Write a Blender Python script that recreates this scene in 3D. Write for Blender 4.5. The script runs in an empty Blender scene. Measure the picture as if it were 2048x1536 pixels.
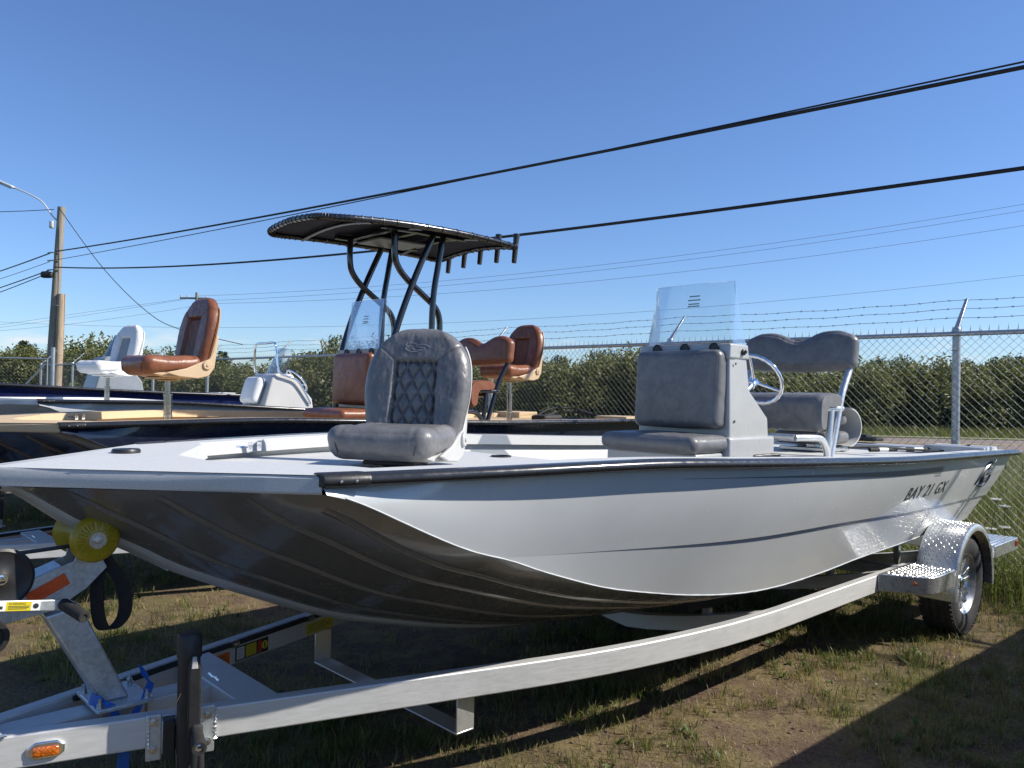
import bpy, bmesh, math, random
from mathutils import Vector, Matrix, noise
from math import radians as rad, sin, cos, pi, sqrt, atan2, hypot
import numpy as np
rng = random.Random(7)
SC = bpy.context.scene
COL = SC.collection

# ---------------------------------------------------------------- camera
CAMH = 1.563
cam_d = bpy.data.cameras.new('camera'); cam = bpy.data.objects.new('camera', cam_d); COL.objects.link(cam)
cam_d.sensor_width = 36.0; cam_d.lens = 36.0*1591.9/2048.0
cam_d.clip_start = 0.05; cam_d.clip_end = 3000
PITCH, ROLL = 0.0120, 0.0195
_F = Vector((0, cos(PITCH), sin(PITCH))); _U0 = Vector((0, -sin(PITCH), cos(PITCH))); _R0 = Vector((1, 0, 0))
_R = _R0*cos(ROLL) + _U0*sin(ROLL); _U = -_R0*sin(ROLL) + _U0*cos(ROLL)
_m = Matrix((( _R.x, _U.x, -_F.x), (_R.y, _U.y, -_F.y), (_R.z, _U.z, -_F.z)))
cam.matrix_world = Matrix.Translation((0, 0, CAMH)) @ _m.to_4x4()
SC.camera = cam

# ---------------------------------------------------------------- sky and sun
SUN_EL = rad(38.6); SUN_DIR = Vector((0.9968*cos(SUN_EL), -0.079*cos(SUN_EL), sin(SUN_EL))).normalized()
world = bpy.data.worlds.new('World'); SC.world = world; world.use_nodes = True
wn = world.node_tree; wn.nodes.clear()
_o = wn.nodes.new('ShaderNodeOutputWorld'); _b = wn.nodes.new('ShaderNodeBackground'); _s = wn.nodes.new('ShaderNodeTexSky')
_s.sky_type = 'NISHITA'; _s.sun_disc = False; _s.sun_elevation = SUN_EL; _s.sun_rotation = atan2(SUN_DIR.x, SUN_DIR.y)
_s.altitude = 0; _s.air_density = 1.0; _s.dust_density = 0.25; _s.ozone_density = 3.0
_b.inputs['Strength'].default_value = 0.085
_t = wn.nodes.new('ShaderNodeMix'); _t.data_type = 'RGBA'; _t.blend_type = 'MULTIPLY'; _t.inputs[0].default_value = 1.0; _t.inputs[7].default_value = (.80, .965, 1.26, 1)   # the camera's cool daylight balance
wn.links.new(_s.outputs[0], _t.inputs[6])
# low bank of small fair-weather clouds all round the horizon
_tc = wn.nodes.new('ShaderNodeTexCoord'); _sp = wn.nodes.new('ShaderNodeSeparateXYZ'); wn.links.new(_tc.outputs['Generated'], _sp.inputs[0])
_mp = wn.nodes.new('ShaderNodeMapping'); _mp.inputs['Scale'].default_value = (5, 5, 30); wn.links.new(_tc.outputs['Generated'], _mp.inputs['Vector'])
_no = wn.nodes.new('ShaderNodeTexNoise'); _no.inputs['Scale'].default_value = 1.6; _no.inputs['Detail'].default_value = 7; _no.inputs['Roughness'].default_value = .55; wn.links.new(_mp.outputs[0], _no.inputs['Vector'])
_r1 = wn.nodes.new('ShaderNodeValToRGB'); _r1.color_ramp.elements[0].position = .53; _r1.color_ramp.elements[1].position = .66; wn.links.new(_no.outputs[0], _r1.inputs[0])
_r2 = wn.nodes.new('ShaderNodeValToRGB'); _e = _r2.color_ramp.elements; _e[0].position = .0; _e[0].color = (1, 1, 1, 1); _e[1].position = .085; _e[1].color = (0, 0, 0, 1); _q = _e.new(.045); _q.color = (1, 1, 1, 1); wn.links.new(_sp.outputs['Z'], _r2.inputs[0])
_mm = wn.nodes.new('ShaderNodeMath'); _mm.operation = 'MULTIPLY'; wn.links.new(_r1.outputs[0], _mm.inputs[0]); wn.links.new(_r2.outputs[0], _mm.inputs[1])
_m2 = wn.nodes.new('ShaderNodeMath'); _m2.operation = 'MULTIPLY'; _m2.inputs[1].default_value = .75; wn.links.new(_mm.outputs[0], _m2.inputs[0])
_cl = wn.nodes.new('ShaderNodeMix'); _cl.data_type = 'RGBA'; wn.links.new(_m2.outputs[0], _cl.inputs[0]); wn.links.new(_t.outputs[2], _cl.inputs[6]); _cl.inputs[7].default_value = (7.2, 7.4, 7.7, 1)
wn.links.new(_cl.outputs[2], _b.inputs['Color']); wn.links.new(_b.outputs[0], _o.inputs['Surface'])
sun_d = bpy.data.lights.new('sun', 'SUN'); sun_d.energy = 4.8; sun_d.angle = rad(0.53); sun_d.color = (1.0, 0.94, 0.84)
sun = bpy.data.objects.new('sun', sun_d); COL.objects.link(sun); sun.location = (20, -3, 16)
sun.rotation_euler = SUN_DIR.to_track_quat('Z', 'Y').to_euler()
SC.view_settings.view_transform = 'Standard'; SC.view_settings.look = 'None'
SC.view_settings.exposure = 0.55; SC.view_settings.gamma = 1.0
SC.render.engine = 'CYCLES'
SC.cycles.max_bounces = 8; SC.cycles.transparent_max_bounces = 24

# ---------------------------------------------------------------- helpers
def tag(o, label=None, cat=None, group=None, kind=None):
    if label: o['label'] = label
    if cat: o['category'] = cat
    if group: o['group'] = group
    if kind: o['kind'] = kind
    return o

def empty(name, loc=(0, 0, 0), rz=0.0, label=None, cat=None, group=None):
    e = bpy.data.objects.new(name, None); COL.objects.link(e); e.empty_display_size = 0.1
    e.location = loc; e.rotation_euler = (0, 0, rz)
    return tag(e, label, cat, group)

def copy_tree(o, parent=None):
    c = o.copy(); COL.objects.link(c); c.parent = parent
    for ch in list(o.children): copy_tree(ch, c)
    return c

class MB:
    def __init__(s): s.v = []; s.f = []; s.M = None; s.tint = None
    def add(s, vs, fs):
        b = len(s.v)
        if s.M is not None: vs = [tuple(s.M @ Vector(p)) for p in vs]
        s.v.extend(tuple(p) for p in vs); s.f.extend(tuple(i+b for i in f) for f in fs)
        return s
    def box(s, x0, x1, y0, y1, z0, z1):
        return s.add([(x0,y0,z0),(x1,y0,z0),(x1,y1,z0),(x0,y1,z0),(x0,y0,z1),(x1,y0,z1),(x1,y1,z1),(x0,y1,z1)],
                     [(0,3,2,1),(4,5,6,7),(0,1,5,4),(1,2,6,5),(2,3,7,6),(3,0,4,7)])
    def prism(s, poly, axis, a, b):
        """poly of 2D points extruded along axis ('x','y','z') from a to b"""
        n = len(poly)
        def P(p, t):
            return {'x': (t, p[0], p[1]), 'y': (p[0], t, p[1]), 'z': (p[0], p[1], t)}[axis]
        vs = [P(p, a) for p in poly] + [P(p, b) for p in poly]
        fs = [tuple(range(n))[::-1], tuple(range(n, 2*n))] + [(i, (i+1) % n, n+(i+1) % n, n+i) for i in range(n)]
        return s.add(vs, fs)
    def tube(s, pts, r, n=8, cap=True, closed=False):
        pts = [Vector(p) for p in pts]; m = len(pts)
        rr = r if isinstance(r, (list, tuple)) else [r]*m
        vs = []; up = Vector((0, 0, 1)); prev = None
        for i, p in enumerate(pts):
            if closed: t = pts[(i+1) % m]-pts[i-1]
            else: t = pts[min(i+1, m-1)]-pts[max(i-1, 0)]
            if t.length < 1e-9: t = Vector((0, 0, 1))
            t.normalize()
            if prev is None:
                a = t.cross(up)
                if a.length < 0.05: a = t.cross(Vector((1, 0, 0)))
            else:
                a = prev - t*prev.dot(t)
                if a.length < 1e-4: a = t.cross(up)
            a.normalize(); prev = a; b = t.cross(a)
            for k in range(n):
                th = 2*pi*k/n; vs.append(p + a*cos(th)*rr[i] + b*sin(th)*rr[i])
        fs = []
        for i in range(m if closed else m-1):
            j = (i+1) % m
            for k in range(n):
                fs.append((i*n+k, i*n+(k+1) % n, j*n+(k+1) % n, j*n+k))
        if cap and not closed:
            fs.append(tuple(range(n))[::-1]); fs.append(tuple(range((m-1)*n, m*n)))
        return s.add(vs, fs)
    def cyl(s, a, b, r, n=20, r2=None):
        return s.tube([a, b], [r, r if r2 is None else r2], n)
    def lathe(s, prof, c, axis, n=28, cap=True):
        """prof: list of (t along axis, radius)"""
        ax = Vector(axis).normalized(); a = ax.cross(Vector((0, 0, 1)))
        if a.length < .05: a = ax.cross(Vector((1, 0, 0)))
        a.normalize(); b = ax.cross(a); c = Vector(c)
        vs = []
        for t, r in prof:
            for k in range(n):
                th = 2*pi*k/n; vs.append(c + ax*t + (a*cos(th)+b*sin(th))*max(r, 1e-4))
        fs = []
        for i in range(len(prof)-1):
            for k in range(n): fs.append((i*n+k, i*n+(k+1) % n, (i+1)*n+(k+1) % n, (i+1)*n+k))
        if cap: fs.append(tuple(range(n))[::-1]); fs.append(tuple(range((len(prof)-1)*n, len(prof)*n)))
        return s.add(vs, fs)
    def grid(s, fn, nu, nv, flip=False, wrapu=False):
        vs = [fn(i/(nu-1) if not wrapu else i/nu, j/(nv-1)) for j in range(nv) for i in range(nu)]
        fs = []
        for j in range(nv-1):
            for i in range(nu if wrapu else nu-1):
                q = (j*nu+i, j*nu+(i+1) % nu, (j+1)*nu+(i+1) % nu, (j+1)*nu+i)
                fs.append(q[::-1] if flip else q)
        return s.add(vs, fs)
    def rbox(s, c, size, r, n=5, bulge=(0, 0, 0), disp=None, nd=(12, 12, 8)):
        """rounded, slightly puffed box (upholstery); disp(p,n)->offset along normal"""
        hx, hy, hz = size[0]/2, size[1]/2, size[2]/2
        c = Vector(c); r = min(r, hx, hy, hz)
        nx, ny, nz = nd
        def mp(p):
            x, y, z = p
            q = Vector((max(-hx+r, min(hx-r, x)), max(-hy+r, min(hy-r, y)), max(-hz+r, min(hz-r, z))))
            d = Vector((x, y, z)) - q
            nn = d.normalized() if d.length > 1e-9 else Vector((0, 0, 1))
            out = q + nn*r
            fx, fy, fz = (1-(x/hx)**2), (1-(y/hy)**2), (1-(z/hz)**2)
            out += Vector((nn.x*bulge[0]*fy*fz, nn.y*bulge[1]*fx*fz, nn.z*bulge[2]*fx*fy))
            if disp: out += nn*disp(out, nn)
            return out + c
        def lin(n): # finer near the edges
            return [-1+2*(0.5-0.5*cos(pi*i/n)) for i in range(n+1)]
        X, Y, Z = lin(nx), lin(ny), lin(nz)
        def face(A, B, f, flip):
            vs = [mp(f(a, b)) for b in B for a in A]; fs = []
            for j in range(len(B)-1):
                for i in range(len(A)-1):
                    q = (j*len(A)+i, j*len(A)+i+1, (j+1)*len(A)+i+1, (j+1)*len(A)+i)
                    fs.append(q[::-1] if flip else q)
            s.add(vs, fs)
        face(X, Y, lambda a, b: (a*hx, b*hy, hz), False); face(X, Y, lambda a, b: (a*hx, b*hy, -hz), True)
        face(X, Z, lambda a, b: (a*hx, -hy, b*hz), False); face(X, Z, lambda a, b: (a*hx, hy, b*hz), True)
        face(Y, Z, lambda a, b: (hx, a*hy, b*hz), False); face(Y, Z, lambda a, b: (-hx, a*hy, b*hz), True)
        return s
    def build(s, name, mat, parent=None, smooth=35, bevel=0, merge=0, solid=0, seg=2, recalc=True):
        me = bpy.data.meshes.new(name)
        bm = bmesh.new()
        vv = [bm.verts.new(p) for p in s.v]
        for f in s.f:
            try: bm.faces.new([vv[i] for i in f])
            except ValueError: pass
        if merge: bmesh.ops.remove_doubles(bm, verts=bm.verts, dist=merge)
        if recalc: bmesh.ops.recalc_face_normals(bm, faces=bm.faces)
        if smooth:
            ca = rad(smooth)
            for f in bm.faces: f.smooth = True
            for e in bm.edges:
                if len(e.link_faces) == 2:
                    try: e.smooth = e.calc_face_angle(0) < ca
                    except Exception: pass
                else: e.smooth = False
        bm.to_mesh(me); bm.free()
        me.materials.append(mat)
        o = bpy.data.objects.new(name, me); COL.objects.link(o); o.parent = parent
        if solid:
            m = o.modifiers.new('s', 'SOLIDIFY'); m.thickness = solid; m.offset = 0
        if bevel:
            m = o.modifiers.new('b', 'BEVEL'); m.width = bevel; m.segments = seg; m.limit_method = 'ANGLE'; m.angle_limit = rad(40)
        return o

def smooth_path(pts, n=8):
    """Catmull-Rom through pts"""
    P = [Vector(p) for p in pts]; out = []
    for i in range(len(P)-1):
        p0 = P[max(i-1, 0)]; p1 = P[i]; p2 = P[i+1]; p3 = P[min(i+2, len(P)-1)]
        for k in range(n):
            t = k/n
            out.append(0.5*((2*p1)+(-p0+p2)*t+(2*p0-5*p1+4*p2-p3)*t*t+(-p0+3*p1-3*p2+p3)*t**3))
    out.append(P[-1]); return out

def lerp_table(tab):
    xs = [t[0] for t in tab]
    def f(x, k=1):
        if x <= xs[0]: return tab[0][k]
        if x >= xs[-1]: return tab[-1][k]
        for i in range(len(xs)-1):
            if x <= xs[i+1]:
                # monotone-ish cubic
                x0, x1 = xs[i], xs[i+1]; t = (x-x0)/(x1-x0)
                y0, y1 = tab[i][k], tab[i+1][k]
                ya = tab[max(i-1, 0)]; yb = tab[min(i+2, len(tab)-1)]
                d0 = (y1-ya[k])/max(x1-ya[0], 1e-6); d1 = (yb[k]-y0)/max(yb[0]-x0, 1e-6)
                h = x1-x0
                return ((2*t**3-3*t*t+1)*y0 + (t**3-2*t*t+t)*h*d0 + (-2*t**3+3*t*t)*y1 + (t**3-t*t)*h*d1)
    return f

# ---------------------------------------------------------------- materials
def newmat(name):
    m = bpy.data.materials.new(name); m.use_nodes = True
    nt = m.node_tree; nt.nodes.clear()
    out = nt.nodes.new('ShaderNodeOutputMaterial'); b = nt.nodes.new('ShaderNodeBsdfPrincipled')
    nt.links.new(b.outputs[0], out.inputs['Surface'])
    return m, nt, b, out

def L(nt, a, b): nt.links.new(a, b)

def coords(nt, scale=(1, 1, 1), kind='Object'):
    tc = nt.nodes.new('ShaderNodeTexCoord'); mp = nt.nodes.new('ShaderNodeMapping'); mp.inputs['Scale'].default_value = scale
    L(nt, tc.outputs[kind], mp.inputs['Vector']); return mp.outputs[0]

def noise_node(nt, vec, scale, detail=4, rough=0.55, dist=0.0):
    n = nt.nodes.new('ShaderNodeTexNoise'); n.inputs['Scale'].default_value = scale; n.inputs['Detail'].default_value = detail
    n.inputs['Roughness'].default_value = rough; n.inputs['Distortion'].default_value = dist
    if vec is not None: L(nt, vec, n.inputs['Vector'])
    return n.outputs[0]

def ramp(nt, fac, stops):
    r = nt.nodes.new('ShaderNodeValToRGB'); cr = r.color_ramp
    while len(cr.elements) < len(stops): cr.elements.new(0.5)
    for e, (p, c) in zip(cr.elements, stops):
        e.position = p; e.color = (c[0], c[1], c[2], 1) if not isinstance(c, (int, float)) else (c, c, c, 1)
    L(nt, fac, r.inputs['Fac']); return r.outputs[0]

def mixc(nt, fac, a, b, mode='MIX'):
    m = nt.nodes.new('ShaderNodeMix'); m.data_type = 'RGBA'; m.blend_type = mode
    if hasattr(fac, 'is_output'): L(nt, fac, m.inputs[0])
    else: m.inputs[0].default_value = fac
    for k, v in ((6, a), (7, b)):
        if hasattr(v, 'is_output'): L(nt, v, m.inputs[k])
        else: m.inputs[k].default_value = (v[0], v[1], v[2], 1)
    return m.outputs[2]

def bump(nt, b, h, strength, dist=0.01):
    n = nt.nodes.new('ShaderNodeBump'); n.inputs['Strength'].default_value = strength; n.inputs['Distance'].default_value = dist
    L(nt, h, n.inputs['Height']); L(nt, n.outputs[0], b.inputs['Normal']); return n

def paint(name, c, rough=0.35, metal=0.0, var=0.08, vscale=6.0, coat=0.0, bs=0.0, bscale=200, stretch=(1, 1, 1), rvar=0.1):
    """simple painted / plastic / metal surface with mottling, roughness wear and fine relief"""
    m, nt, b, out = newmat(name)
    v = coords(nt, stretch)
    n1 = noise_node(nt, v, vscale, 5, 0.6)
    dk = tuple(x*(1-var) for x in c); lt = tuple(min(1, x*(1+var)) for x in c)
    L(nt, ramp(nt, n1, [(0.3, dk), (0.7, lt)]), b.inputs['Base Color'])
    n2 = noise_node(nt, v, vscale*3.3, 6, 0.65)
    L(nt, ramp(nt, n2, [(0.3, max(0.02, rough-rvar)), (0.75, min(1, rough+rvar))]), b.inputs['Roughness'])
    b.inputs['Metallic'].default_value = metal
    if coat:
        b.inputs['Coat Weight'].default_value = coat; b.inputs['Coat Roughness'].default_value = 0.04
    if bs: bump(nt, b, noise_node(nt, coords(nt), bscale, 3, 0.6), bs, 0.004)
    return m

def leather(name, c, c2, rough=0.42):
    m, nt, b, out = newmat(name)
    v = coords(nt)
    n1 = noise_node(nt, v, 9, 6, 0.65, 0.6)
    n2 = noise_node(nt, coords(nt, (1, 1, .35)), 38, 5, 0.7, 1.2)
    col = mixc(nt, ramp(nt, n1, [(0.32, 0.0), (0.72, 1.0)]), c, c2)
    lt = tuple(min(1, x*1.75+.02) for x in c2)
    col = mixc(nt, ramp(nt, n2, [(0.60, 0.0), (0.78, 0.45)]), col, lt)
    L(nt, col, b.inputs['Base Color'])
    L(nt, ramp(nt, n2, [(0.3, rough-.08), (0.8, rough+.12)]), b.inputs['Roughness'])
    vo = nt.nodes.new('ShaderNodeTexVoronoi'); vo.feature = 'DISTANCE_TO_EDGE'; vo.inputs['Scale'].default_value = 170
    L(nt, v, vo.inputs['Vector'])
    big = noise_node(nt, coords(nt, (1, 1, .5)), 26, 4, 0.6, .8)
    ad = nt.nodes.new('ShaderNodeMath'); ad.operation = 'MULTIPLY_ADD'; ad.inputs[1].default_value = 0.25
    L(nt, vo.outputs[0], ad.inputs[0]); L(nt, big, ad.inputs[2])
    bump(nt, b, ad.outputs[0], 0.45, 0.006)
    return m

def aluminium(name, c=(0.68, 0.68, 0.665), rough=0.52, stretch=(0.25, 3, 9), metal=.45):
    m, nt, b, out = newmat(name)
    v = coords(nt, stretch)
    streak = noise_node(nt, v, 14, 6, 0.7)
    blot = noise_node(nt, coords(nt), 5.5, 5, 0.6)
    col = mixc(nt, ramp(nt, streak, [(0.3, 0.0), (0.75, 1.0)]), tuple(x*.86 for x in c), c)
    col = mixc(nt, ramp(nt, blot, [(0.50, 0.0), (0.72, 0.45)]), col, tuple(x*.70 for x in c))
    L(nt, col, b.inputs['Base Color']); b.inputs['Metallic'].default_value = metal
    L(nt, ramp(nt, streak, [(0.25, rough-.1), (0.8, rough+.12)]), b.inputs['Roughness'])
    bump(nt, b, noise_node(nt, v, 60, 4, 0.6), 0.12, 0.002)
    return m

def galvanised(name):
    m, nt, b, out = newmat(name)
    v = coords(nt)
    vo = nt.nodes.new('ShaderNodeTexVoronoi'); vo.inputs['Scale'].default_value = 85; L(nt, v, vo.inputs['Vector'])
    hsv = nt.nodes.new('ShaderNodeSeparateColor'); L(nt, vo.outputs['Color'], hsv.inputs[0])
    n1 = noise_node(nt, v, 12, 5, .6)
    col = mixc(nt, ramp(nt, hsv.outputs[0], [(0.1, 0.0), (0.9, 1.0)]), (.47, .51, .53), (.60, .64, .66))
    col = mixc(nt, ramp(nt, n1, [(0.45, 0.0), (0.75, 0.6)]), col, (.72, .74, .75))
    L(nt, col, b.inputs['Base Color']); b.inputs['Metallic'].default_value = 0.75
    L(nt, ramp(nt, n1, [(0.3, .36), (0.8, .55)]), b.inputs['Roughness'])
    bump(nt, b, n1, 0.15, 0.004); return m

def hull_paint(name, c, gloss=0.14, speck=0.0):
    """sprayed aluminium hull: gloss paint over slightly uneven sheet"""
    m, nt, b, out = newmat(name)
    v = coords(nt)
    n1 = noise_node(nt, v, 2.2, 4, .5)
    col = mixc(nt, ramp(nt, n1, [(0.3, 0.0), (0.7, 1.0)]), tuple(x*.95 for x in c), tuple(min(1, x*1.04) for x in c))
    dust = noise_node(nt, coords(nt, (1, 1, 1.6)), 9, 7, .7)
    col = mixc(nt, ramp(nt, dust, [(0.54, 0.0), (0.85, 0.25)]), col, tuple(.5*x+.5*y for x, y in zip(c, (.22, .20, .17))))
    L(nt, col, b.inputs['Base Color'])
    L(nt, ramp(nt, dust, [(0.3, gloss), (0.8, gloss+.2)]), b.inputs['Roughness'])
    b.inputs['Coat Weight'].default_value = 0.6; b.inputs['Coat Roughness'].default_value = 0.07
    bump(nt, b, noise_node(nt, coords(nt, (.7, 1, 1)), 3.2, 2, .5), 0.10, 0.02)
    return m

def nonskid(name, c):
    m, nt, b, out = newmat(name)
    v = coords(nt)
    n1 = noise_node(nt, v, 420, 2, .6); n2 = noise_node(nt, v, 5, 5, .6)
    col = mixc(nt, ramp(nt, n1, [(0.38, 0.0), (0.62, 1.0)]), tuple(x*.82 for x in c), tuple(min(.9, x*1.16) for x in c))
    col = mixc(nt, ramp(nt, n2, [(0.5, 0.0), (0.8, 0.3)]), col, tuple(x*.82 for x in c))
    L(nt, col, b.inputs['Base Color']); b.inputs['Roughness'].default_value = .55
    bump(nt, b, n1, 0.35, 0.002); return m

def acrylic(name, tint=(.93, .955, .96), refl=0.05):
    m = bpy.data.materials.new(name); m.use_nodes = True; nt = m.node_tree; nt.nodes.clear()
    out = nt.nodes.new('ShaderNodeOutputMaterial'); tr = nt.nodes.new('ShaderNodeBsdfTransparent'); gl = nt.nodes.new('ShaderNodeBsdfGlossy')
    tr.inputs[0].default_value = (*tint, 1); gl.inputs['Roughness'].default_value = .03; gl.inputs[0].default_value = (.95, .97, 1, 1)
    lw0 = nt.nodes.new('ShaderNodeFresnel'); lw0.inputs[0].default_value = 1.49; lw = nt.nodes.new('ShaderNodeMath'); lw.operation = 'MULTIPLY'; lw.inputs[1].default_value = .55; L(nt, lw0.outputs[0], lw.inputs[0])
    df = nt.nodes.new('ShaderNodeBsdfDiffuse'); df.inputs[0].default_value = (.70, .74, .76, 1)
    ms = nt.nodes.new('ShaderNodeMixShader'); m2 = nt.nodes.new('ShaderNodeMixShader')
    n = noise_node(nt, coords(nt), 7, 5, .6)
    L(nt, ramp(nt, n, [(0.3, refl*.5), (0.8, refl*1.4)]), m2.inputs[0])
    L(nt, tr.outputs[0], m2.inputs[1]); L(nt, df.outputs[0], m2.inputs[2])
    L(nt, lw.outputs[0], ms.inputs[0]); L(nt, m2.outputs[0], ms.inputs[1]); L(nt, gl.outputs[0], ms.inputs[2])
    L(nt, ms.outputs[0], out.inputs['Surface']); return m

def leafmat(name, c1, c2, trans=0.35):
    """leaf colour varies leaf by leaf through the 'tint' attribute"""
    m, nt, b, out = newmat(name)
    at = nt.nodes.new('ShaderNodeAttribute'); at.attribute_name = 'tint'
    col = mixc(nt, at.outputs['Fac'], c1, c2)
    L(nt, col, b.inputs['Base Color']); b.inputs['Roughness'].default_value = .5
    tl = nt.nodes.new('ShaderNodeBsdfTranslucent'); mx = nt.nodes.new('ShaderNodeMixShader'); mx.inputs[0].default_value = trans
    hs = nt.nodes.new('ShaderNodeHueSaturation'); hs.inputs['Value'].default_value = 1.3; hs.inputs['Saturation'].default_value = 1.1
    L(nt, col, hs.inputs['Color']); L(nt, hs.outputs[0], tl.inputs[0])
    L(nt, b.outputs[0], mx.inputs[1]); L(nt, tl.outputs[0], mx.inputs[2]); L(nt, mx.outputs[0], out.inputs['Surface'])
    return m

M = {}
M['hull_grey'] = hull_paint('hull_grey', (.49, .505, .505))
M['bottom_grey'] = hull_paint('bottom_grey', (.135, .131, .125), .16)
M['hull_navy'] = hull_paint('hull_navy', (.012, .017, .035), .10)
M['hull_blue'] = hull_paint('hull_blue', (.012, .018, .085), .12)
M['hull_grey2'] = hull_paint('hull_grey2', (.45, .465, .475))
M['deck_grey'] = nonskid('deck_grey', (.53, .54, .53))
M['deck_tan'] = nonskid('deck_tan', (.56, .41, .235))
M['deck_white'] = nonskid('deck_white', (.60, .61, .61))
M['liner_grey'] = nonskid('liner_grey', (.43, .44, .44))
M['rail_black'] = paint('rail_black', (.022, .023, .026), .27, 0.0, .15, 8, coat=.2)
M['black_plastic'] = paint('black_plastic', (.018, .018, .019), .45, 0, .2, 20, bs=.1)
M['black_rubber'] = paint('black_rubber', (.02, .02, .02), .75, 0, .25, 12, bs=.2, bscale=120)
M['black_tube'] = paint('black_tube', (.008, .009, .013), .2, 0, .1, 8, coat=.5)
M['canvas_navy'] = paint('canvas_navy', (.016, .021, .045), .85, 0, .12, 18, bs=.3, bscale=600)
M['alu'] = aluminium('alu')
M['alu_tube'] = aluminium('alu_tube', (.72, .73, .73), .34, (3, 3, 3), .8)
M['alu_plate'] = aluminium('alu_plate', (.74, .75, .75), .30, (2, 2, 2), .85)
M['galv'] = galvanised('galv')
M['chrome'] = paint('chrome', (.86, .87, .88), .07, 1.0, .03, 10, rvar=.04)
M['stainless'] = paint('stainless', (.66, .66, .66), .22, 1.0, .08, 20)
M['bolt'] = paint('bolt', (.60, .60, .58), .32, 1.0, .2, 60)
M['pedestal'] = paint('pedestal', (.42, .40, .37), .24, 1.0, .15, 14)
M['leather_grey'] = leather('leather_grey', (.105, .104, .106), (.185, .183, .184), .36)
M['leather_brown'] = leather('leather_brown', (.150, .050, .023), (.24, .092, .046), .38)
M['vinyl_white'] = paint('vinyl_white', (.66, .67, .66), .38, 0, .03, 8, bs=.15, bscale=240)
M['vinyl_grey'] = paint('vinyl_grey', (.27, .29, .31), .45, 0, .08, 12, bs=.15, bscale=240)
M['shell_grey'] = paint('shell_grey', (.44, .44, .43), .42, 0, .03, 6, bs=.06, bscale=300)
M['shell_tan'] = paint('shell_tan', (.50, .37, .235), .45, 0, .04, 6, bs=.06, bscale=300)
M['shell_white'] = paint('shell_white', (.74, .75, .74), .42, 0, .03, 6)
M['gel_grey'] = paint('gel_grey', (.375, .378, .368), .33, 0, .05, 5, coat=.3)
M['gel_tan'] = paint('gel_tan', (.40, .335, .25), .33, 0, .05, 5, coat=.3)
M['gel_light'] = paint('gel_light', (.46, .45, .43), .35, 0, .04, 5, coat=.3)
M['gel_dark'] = paint('gel_dark', (.20, .22, .24), .4, 0, .06, 5)
M['acrylic'] = acrylic('acrylic')
M['acrylic_smoke'] = acrylic('acrylic_smoke', (.60, .66, .70), .05)
M['stitch'] = paint('stitch', (.05, .05, .052), .8, 0, .1, 40)
M['stitch_light'] = paint('stitch_light', (.30, .30, .31), .8, 0, .1, 40)
M['decal'] = paint('decal', (.035, .037, .04), .35, 0, .1, 30)
M['decal_grey'] = paint('decal_grey', (.16, .17, .17), .35, 0, .1, 30)
M['tyre'] = paint('tyre', (.022, .022, .023), .8, 0, .3, 22, bs=.25, bscale=90)
M['wood'] = paint('wood', (.25, .225, .19), .85, 0, .3, 5, bs=.5, bscale=40, stretch=(9, 9, .5))
M['wood_new'] = paint('wood_new', (.36, .27, .185), .8, 0, .4, 5, bs=.5, bscale=40, stretch=(9, 9, .5))
M['sticker_orange'] = paint('sticker_orange', (.62, .13, .015), .4, 0, .05, 10)
M['sticker_yellow'] = paint('sticker_yellow', (.62, .50, .02), .4, 0, .05, 10)
M['sticker_black'] = paint('sticker_black', (.015, .015, .016), .4, 0, .05, 10)
M['sticker_white'] = paint('sticker_white', (.72, .72, .70), .4, 0, .05, 10)
M['sticker_red'] = paint('sticker_red', (.50, .03, .02), .4, 0, .05, 10)
M['webbing'] = paint('webbing', (.012, .012, .013), .8, 0, .3, 30, bs=.5, bscale=350)
M['strap_blue'] = paint('strap_blue', (.008, .10, .42), .55, 0, .15, 20, bs=.4, bscale=350)
M['carpet'] = paint('carpet', (.03, .03, .032), .95, 0, .3, 60, bs=.6, bscale=300)
M['fence_metal'] = paint('fence_metal', (.42, .44, .45), .42, .8, .12, 10)
M['fence_wire'] = paint('fence_wire', (.23, .24, .245), .6, .45, .2, 30)
M['cable'] = paint('cable', (.012, .012, .013), .6, 0, .1, 3)
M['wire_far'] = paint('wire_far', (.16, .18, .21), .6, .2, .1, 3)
M['lamp_grey'] = paint('lamp_grey', (.62, .63, .63), .4, .3, .05, 6)
M['paper_white'] = paint('paper_white', (.74, .74, .72), .6, 0, .04, 10)

def lens_mat(name, c, rough=.12):
    m, nt, b, out = newmat(name)
    vo = nt.nodes.new('ShaderNodeTexVoronoi'); vo.inputs['Scale'].default_value = 140; L(nt, coords(nt), vo.inputs['Vector'])
    L(nt, ramp(nt, vo.outputs[0], [(0.0, tuple(min(1, x*1.4) for x in c)), (0.6, tuple(x*.6 for x in c))]), b.inputs['Base Color'])
    b.inputs['Roughness'].default_value = rough; b.inputs['Transmission Weight'].default_value = .25
    b.inputs['Coat Weight'].default_value = .7; bump(nt, b, vo.outputs[0], .4, .004); return m
M['lens_amber'] = lens_mat('lens_amber', (.75, .17, .01)); M['lens_red'] = lens_mat('lens_red', (.55, .012, .012))
M['reflector'] = paint('reflector', (.70, .085, .008), .3, 0, .12, 90, coat=.4, bs=.3, bscale=300)
def urethane():
    m, nt, b, out = newmat('yellow_urethane')
    n = noise_node(nt, coords(nt), 14, 5, .6)
    L(nt, ramp(nt, n, [(0.3, (.42, .29, .01)), (0.75, (.60, .47, .03))]), b.inputs['Base Color'])
    b.inputs['Roughness'].default_value = .3; b.inputs['Subsurface Weight'].default_value = .35; b.inputs['Subsurface Radius'].default_value = (.03, .02, .004)
    b.inputs['Transmission Weight'].default_value = .25; return m
M['urethane'] = urethane()
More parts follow.
